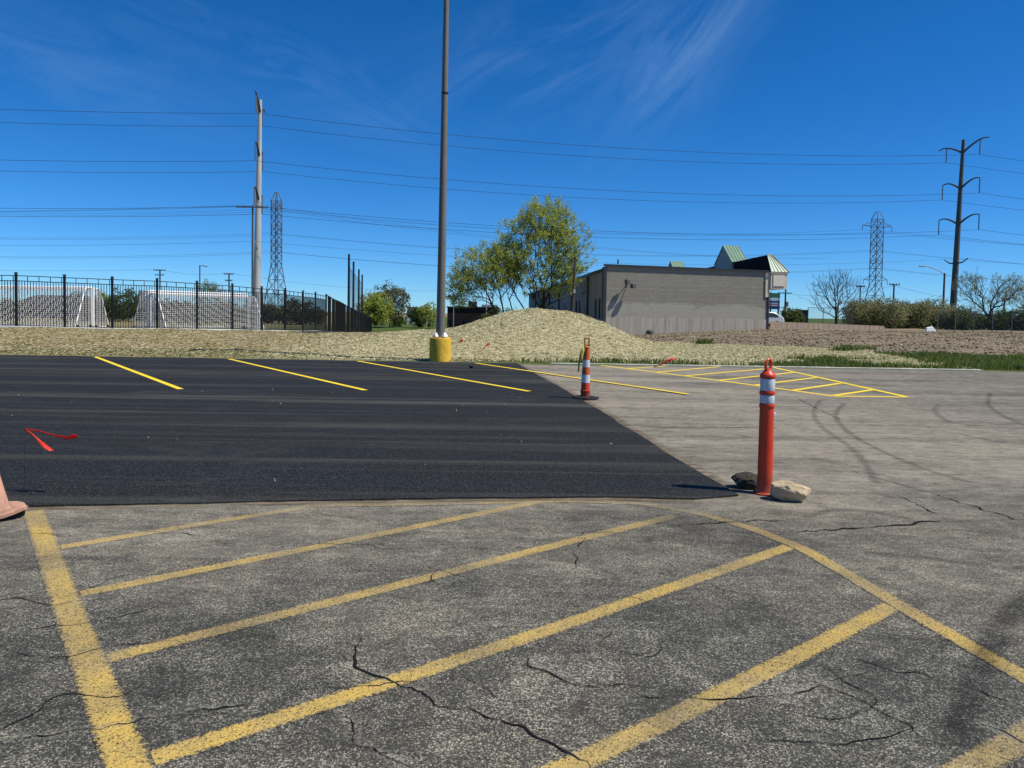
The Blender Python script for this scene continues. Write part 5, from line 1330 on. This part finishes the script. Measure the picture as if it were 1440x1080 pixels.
# ------------------------------------------------------------------ trees
def grow(seed, stems, blobs, npts, bf=.35, tip_r=.010, expo=2.3, rmax=None, sweep=0.0):
    """stems: polylines from the ground; blobs: (centre, radii, weight) of crown volumes. Returns nodes, parent, radius, tips."""
    r_ = np.random.default_rng(seed)
    N, par, pl = [], [], []
    for st in stems:
        c_, q = resample(st, .5); base = len(N)
        for k in range(len(c_)):
            N.append(c_[k]); par.append(-1 if k == 0 else len(N) - 2); pl.append(q[k])
    pts = []
    wts = np.array([b[2] for b in blobs], float); wts /= wts.sum()
    for b, w_ in zip(blobs, wts):
        n = int(npts * w_); d = r_.normal(0, 1, (n, 3)); d /= np.linalg.norm(d, axis=1)[:, None]
        rr = r_.uniform(.1, 1, n) ** (1 / 2.4); lump = 1 + .22 * np.sin(d[:, 0] * 5 + seed) * np.cos(d[:, 2] * 4 + d[:, 1] * 5 + seed * 2)
        pts.append(np.array(b[0]) + d * (rr * lump)[:, None] * np.array(b[1]))
    pts = np.concatenate(pts)
    N = np.array(N); par = list(par); pl = np.array(pl)
    live = np.ones(len(pts), bool); allN = np.concatenate([N, pts]); n0 = len(N)
    skip = max(1, int(n0 * 0.0))
    start = np.array([i for i in range(n0) if N[i][2] - N[0][2] > .45 * (max(N[:, 2]) - N[0][2]) * .6])
    D = np.linalg.norm(pts[:, None] - N[None, start], axis=2) + bf * pl[start][None]
    bi = D.argmin(1); best = D[np.arange(len(pts)), bi]; bp = start[bi]
    plen = np.concatenate([pl, np.zeros(len(pts))]); P_ = np.array(par + [-1] * len(pts)); order = []
    for _ in range(len(pts)):
        k = int(np.where(live, best, 1e9).argmin()); live[k] = False; i = n0 + k; P_[i] = bp[k]; order.append(i)
        plen[i] = plen[bp[k]] + np.linalg.norm(pts[k] - allN[bp[k]])
        d = np.linalg.norm(pts - pts[k], axis=1) + bf * plen[i]; m = live & (d < best); best[m] = d[m]; bp[m] = i
    if sweep:
        hask = np.zeros(len(allN), bool); hask[P_[P_ >= 0]] = True; tp = np.where(~hask)[0]
        c0 = np.array([0, 0, pts[:, 2].mean() * .55]); extra, ep = [], []
        for i in tp:
            o_ = allN[i] - c0; o_ /= np.linalg.norm(o_) + 1e-6
            for _ in range(2):
                d_ = o_ * .75 + np.array([0, 0, .75]) + r_.normal(0, .28, 3); d_ /= np.linalg.norm(d_)
                extra.append(allN[i] + d_ * sweep * r_.uniform(.5, 1.2)); ep.append(i)
        k0 = len(allN); allN = np.concatenate([allN, np.array(extra)]); P_ = np.concatenate([P_, np.array(ep)]); order = order + list(range(k0, len(allN)))
    seq = list(range(n0)) + order; acc = np.zeros(len(allN)); kids = np.zeros(len(allN), int)
    for i in reversed(seq):
        if acc[i] == 0: acc[i] = tip_r ** expo
        if P_[i] >= 0: acc[P_[i]] += acc[i]; kids[P_[i]] += 1
    rad = acc ** (1 / expo)
    if rmax is not None: rad = np.minimum(rad, rmax) if np.isscalar(rmax) else rad
    return allN, P_, rad, np.where(kids == 0)[0], n0
def tree_mesh(N, P_, rad, thick=.045):
    V, F = [], []
    for i in range(len(N)):
        p = P_[i]
        if p < 0: continue
        a, b = Vector(N[p]), Vector(N[i]); d = b - a
        if d.length < 1e-4: continue
        n = 7 if rad[i] > .09 else (5 if rad[i] > thick else 3)
        d.normalize(); up = Vector((0, 0, 1)) if abs(d.z) < .9 else Vector((1, 0, 0)); s = d.cross(up).normalized(); t_ = d.cross(s)
        ra, rb_ = min(rad[p], rad[i] * 1.5), rad[i]; o = len(V)
        mid = a.lerp(b, .5) + (s * math.sin(i * 1.7) + t_ * math.cos(i * 2.3)) * (b - a).length * .06
        ring = [(a, ra), (mid, (ra + rb_) / 2), (b, rb_)]
        for c_, r_ in ring:
            for k in range(n):
                an = 2 * math.pi * k / n; V.append(c_ + (s * math.cos(an) + t_ * math.sin(an)) * r_)
        for j in range(2):
            for k in range(n): F.append((o + j * n + k, o + j * n + (k + 1) % n, o + (j + 1) * n + (k + 1) % n, o + (j + 1) * n + k))
    return np.array([tuple(v) for v in V]), np.array(F)
def leaf_mesh(seed, N, P_, rad, tips, per, spread, size, thin=.03):
    r_ = np.random.default_rng(seed + 99)
    idx = np.concatenate([tips, tips, np.where(rad < thin)[0]]); idx = np.repeat(idx, per); n = len(idx)
    par = np.where(P_[idx] < 0, idx, P_[idx]); u = r_.uniform(.2, 1.15, n)[:, None]
    c_ = N[par] * (1 - u) + N[idx] * u + r_.normal(0, spread, (n, 3))
    a = r_.normal(0, 1, (n, 3)); a[:, 2] *= .6; a /= np.linalg.norm(a, axis=1)[:, None]; b = np.cross(a, r_.normal(0, 1, (n, 3))); b /= np.linalg.norm(b, axis=1)[:, None]
    s = r_.uniform(.6, 1.3, n)[:, None] * size
    V = np.stack([c_ - a * s, c_ + b * s * .45, c_ + a * s, c_ - b * s * .45], 1).reshape(-1, 3); o = np.arange(n) * 4
    return V, np.stack([o, o + 1, o + 2, o + 3], 1)
def tree(name, label, cat, px, D, spec, seed, leaf=None, npts=300, per=3, spread=.12, size=.11, bf=.35, tip_r=.012, group=None, thin=.03, expo=2.3, zoff=0.0, base_z=None, sweep=0.0):
    x = AX(px, D, 1.5); z0 = (Z(x, D) if base_z is None else base_z) + zoff
    stems, blobs = spec
    o = thing(name, label, cat, (x, D, z0), 0, group)
    N, P_, rad, tips, n0 = grow(seed, stems, blobs, npts, bf, tip_r, expo, None, sweep)
    V, F = tree_mesh(N, P_, rad); npmesh('trunk', V, F, M_BARK, o, smooth=True)
    if leaf is not None:
        V, F = leaf_mesh(seed, N, P_, rad, tips, per, spread, size, thin); npmesh('crown', V, F, leaf, o)
    return o
def simple(h, w, trunk=.25, low=.35, flat=1.0):
    return ([[(0, 0, -.3), (.1, 0, h * trunk), (.05, 0, h * .6)]], [((0, 0, h * (low + (1 - low) / 2)), (w / 2, w / 2 * flat, h * (1 - low) / 2), 1)])

# main pair by the warehouse
YT = 76.0; mpx = YT / FPX
main = ([[(0, 0, -.5), (0, 0, 1.2), (-.2, .1, 3.2), (.1, 0, 6), (.4, 0, 9.5)], [(.1, 0, -.3), (.3, .1, 1.2), (1.5, .3, 3.6), (2.6, .4, 6)],
         [(-.1, 0, -.3), (-.3, 0, 1.3), (-2.0, -.2, 4.0), (-3.4, -.3, 6.5)], [(0, 0, .6), (.6, -.4, 2.4), (1.6, -.9, 4.8), (1.5, -1.2, 8.0)]],
        [((.7, 0, 8.2), (4.5, 4.0, 4.4), 6), ((.9, 0, 10.9), (2.6, 2.6, 2.7), 2.8), ((3.0, 0, 7.2), (1.9, 2.2, 2.8), 1.8), ((-3.0, 0, 6.6), (2.2, 2.4, 2.6), 1.8), ((1.5, 0, 4.6), (3.2, 2.5, 1.4), .8)])
tree('leafing_tree', 'large multi-stem tree in fresh yellow-green leaf beside the warehouse side wall', 'tree', 752, YT, main, 3, M_LEAF_SPRING, 2000, 7, .13, .10, .65, .0065, None, .0085, 2.2, sweep=.75)
left = ([[(0, 0, -.5), (-.4, 0, 1.6), (-1.6, 0, 4.2), (-2.3, 0, 5.6)], [(.6, 0, -.5), (.2, .2, 2.0), (-.4, .3, 4.6), (-.8, .3, 6.6)], [(2.0, 0, -.5), (1.3, -.2, 1.6), (.4, -.3, 4.4), (.2, 0, 7)]],
        [((-1.6, 0, 6.0), (3.4, 2.6, 2.6), 4), ((-3.6, 0, 4.8), (2.0, 1.8, 1.6), 1.5), ((.4, 0, 6.6), (2.4, 2.2, 2.6), 2), ((-3.9, 0, 3.1), (1.4, 1.2, .7), .6)])
tree('leafing_tree', 'smaller leaning multi-stem tree in yellow-green leaf between dark building and large tree', 'tree', 706, YT - 1, left, 8, M_LEAF_BUD, 1000, 6, .13, .10, .65, .0065, None, .0085, 2.2, sweep=.65)
# understory by the warehouse wall
for k, (px_, D, h, w_, lb) in enumerate(((700, 92, 3.4, 4.4, 'dark scrubby shrub at the corner of the brown building'), (722, 88, 3.2, 4.0, 'thin brown scrub between the trunks of the leafing trees'), (775, 90, 3.6, 4.4, 'brown leafless scrub below the large leafing tree crown'))):
    tree('scrub', lb, 'shrub', px_, D, simple(h, w_, .1, .05), 40 + k, [M_LEAF_GREEN, M_LEAF_BROWN, M_LEAF_BROWN][k], 160, [6, 2, 2][k], .18, .14)
# beyond the field
tree('bushy_tree', 'bright olive-green bushy tree beyond the screened fence', 'tree', 527, 158, simple(7.4, 7.6, .15, .06), 51, M_LEAF_SPRING, 420, 9, .30, .26)
tree('bushy_tree', 'tall brownish budding tree beside the olive-green one beyond the netting', 'tree', 548, 163, simple(9.6, 9.6, .2, .08), 52, M_LEAF_BROWN, 520, 7, .28, .22)
tree('round_tree', 'small round dark green tree by the white house', 'tree', 588, 165, simple(4.4, 4.2, .15, .05), 53, M_LEAF_GREEN, 200, 8, .2, .2)
tree('round_tree', 'small upright olive tree next to the tall light pole, by the round dark one', 'tree', 603, 160, simple(5.6, 4.6, .15, .05), 54, M_LEAF_SPRING, 220, 8, .2, .2)
tree('scrub', 'low dark shrub at the far lawn edge near the brownish tree', 'shrub', 561, 170, simple(2.6, 3.6, .1, .0), 55, M_LEAF_GREEN, 90, 8, .2, .2)
tree('blossom_tree', 'pale blossoming tree behind the lamp pole and goal nets', 'tree', 295, 176, simple(10.2, 7.4, .25, .2), 56, M_LEAF_PALE, 320, 6, .26, .2)
tree('green_tree', 'dark green rounded tree above the gap between the goal pairs', 'tree', 181, 178, simple(8.0, 9.0, .2, .15), 57, M_LEAF_GREEN, 320, 7, .3, .25)
tree('green_tree', 'small green tree behind the right end of the first goals', 'tree', 141, 182, simple(7.2, 5, .2, .15), 58, M_LEAF_BUD, 220, 6, .25, .22)
tree('green_tree', 'dark tree beside the brick building', 'tree', 112, 190, simple(7.4, 6, .2, .1), 59, M_LEAF_GREEN, 220, 6, .28, .25)
k = 0
proto = None
for px_ in list(range(120, 460, 17)) + [4, 20]:
    D = 186 + 16 * rng.uniform(-1, 1); h = rng.uniform(4.0, 6.2)
    x = AX(px_, D, 1)
    if k < 3:
        o = tree('scrub_tree', 'dark scrubby tree in the row along the far side of the playing field', 'tree', px_, D, simple(5.4, 5.6, .1, .0), 70 + k, [M_LEAF_BROWN, M_LEAF_GREEN, M_LEAF_BROWN][k], 170, 7, .28, .26, group='scrub trees along the far side of the field')
        proto = (proto or []) + [o]
    else:
        dup(proto[k % 3], (x, D, Z(x, D)), rng.uniform(0, 6.28), None, (1 + rng.uniform(-.15, .3), 1, h / 5.4))
    k += 1
# right side
tz_r = za - .15
tree('bare_tree', 'bare spreading tree on the terrace left of the hedge', 'tree', 1176, 84, ([[(0, 0, -.4), (0, 0, 1.3), (-.1, 0, 2.6), (-.2, 0, 3.6)]], [((-.1, 0, 3.9), (3.6, 3.2, 2.3), 4), ((0, 0, 5), (2.2, 2, 1.6), 2)]), 81, None, 500, bf=.65, tip_r=.009, expo=2.2, sweep=.5)
bt = bpy.data.objects['bare_tree']; bt['label'] = 'bare spreading tree on the terrace between green bush and hedge'
for k, (px_, w_, h, D) in enumerate(((1205, 3.6, 3.5, 92), (1228, 4.2, 4.0, 94), (1250, 4.2, 3.6, 91), (1272, 4.4, 4.1, 95), (1294, 4.2, 3.9, 92), (1314, 4.0, 4.2, 94), (1333, 3.2, 3.3, 91))):
    if k < 3:
        o = tree('flowering_shrub', 'dense shrub with pale blossom in the row before the dark steel pole', 'shrub', px_, D, simple(3.7, w_, .08, -.05), 90 + k, M_LEAF_BLOSSOM, 330, 7, .20, .12, group='flowering shrubs forming a hedge')
        hp = (hp + [o]) if k else [o]
    else:
        x = AX(px_, D, 1); dup(hp[k % 3], (x, D, Z(x, D)), rng.uniform(0, 6.28), None, (w_ / 4, 1, h / 4.1))
for k, (px_, w_, D) in enumerate(((1218, 5, 98), (1262, 5.5, 99), (1300, 5.5, 98))):
    tree('dark_shrub', 'dark leafy shrub filling the hedge behind the blossom', 'shrub', px_, D, simple(3.3, w_, .05, -.1), 100 + k, M_LEAF_GREEN, 260, 7, .25, .18, group='dark shrubs inside the hedge')
YB = 84
tree('twin_trunk_tree', 'twin-trunk tree in thin grey-green leaf behind the chain-link fence', 'tree', 1378, YB,
     ([[(-.1, 0, -.4), (-.25, 0, 1.5), (-.9, 0, 3.6), (-1.4, 0, 5.0)], [(.1, 0, -.3), (1.1, 0, 1.6), (1.8, .2, 3.0), (3.2, .2, 4.6)], [(1.1, 0, 1.6), (1.2, 0, 3.2), (1.9, 0, 4.6)]],
      [((-1.3, 0, 4.9), (1.6, 1.5, 1.7), 3), ((2.9, 0, 4.8), (1.9, 1.6, 1.6), 3), ((1.3, 0, 3.4), (1.6, 1.4, 1.2), 1), ((-.6, 0, 2.6), (1.3, 1.2, .9), .8)]), 111, M_LEAF_PALE, 600, 3, .10, .06, .60, .0105, sweep=.35)
tree('leafing_tree', 'grey-green budding tree beside the short wooden pole, beyond the twin-trunk tree', 'tree', 1440, 88,
     ([[(0, 0, -.4), (.1, 0, 2), (-.2, 0, 4)]], [((-.2, 0, 4.4), (2.6, 2.2, 2.2), 3)]), 112, M_LEAF_PALE, 600, 3, .10, .06, .60, .008)
for k, (px_, w_, h) in enumerate(((1352, 3.0, 2.6), (1372, 3.4, 2.2), (1396, 3.6, 2.0), (1416, 4.0, 2.6), (1438, 4.0, 2.7), (1465, 4, 2.6))):
    if k == 0: ps = tree('low_scrub', 'low dark scrub along the chain-link fence', 'shrub', px_, 90, simple(2.7, 3.6, .05, -.1), 120, M_LEAF_GREEN, 190, 7, .2, .15, group='low scrub behind the chain-link fence')
    else:
        x = AX(px_, 90, 1); dup(ps, (x, 90 + k % 2, Z(x, 90)), rng.uniform(0, 6.28), None, (w_ / 3.6, 1, h / 2.7))
tree('round_bush', 'rounded dark green bush beside the white car', 'shrub', 1112, 80, simple(2.1, 2.5, .05, -.1), 130, M_LEAF_GREEN, 260, 12, .12, .10, base_z=za - .66)
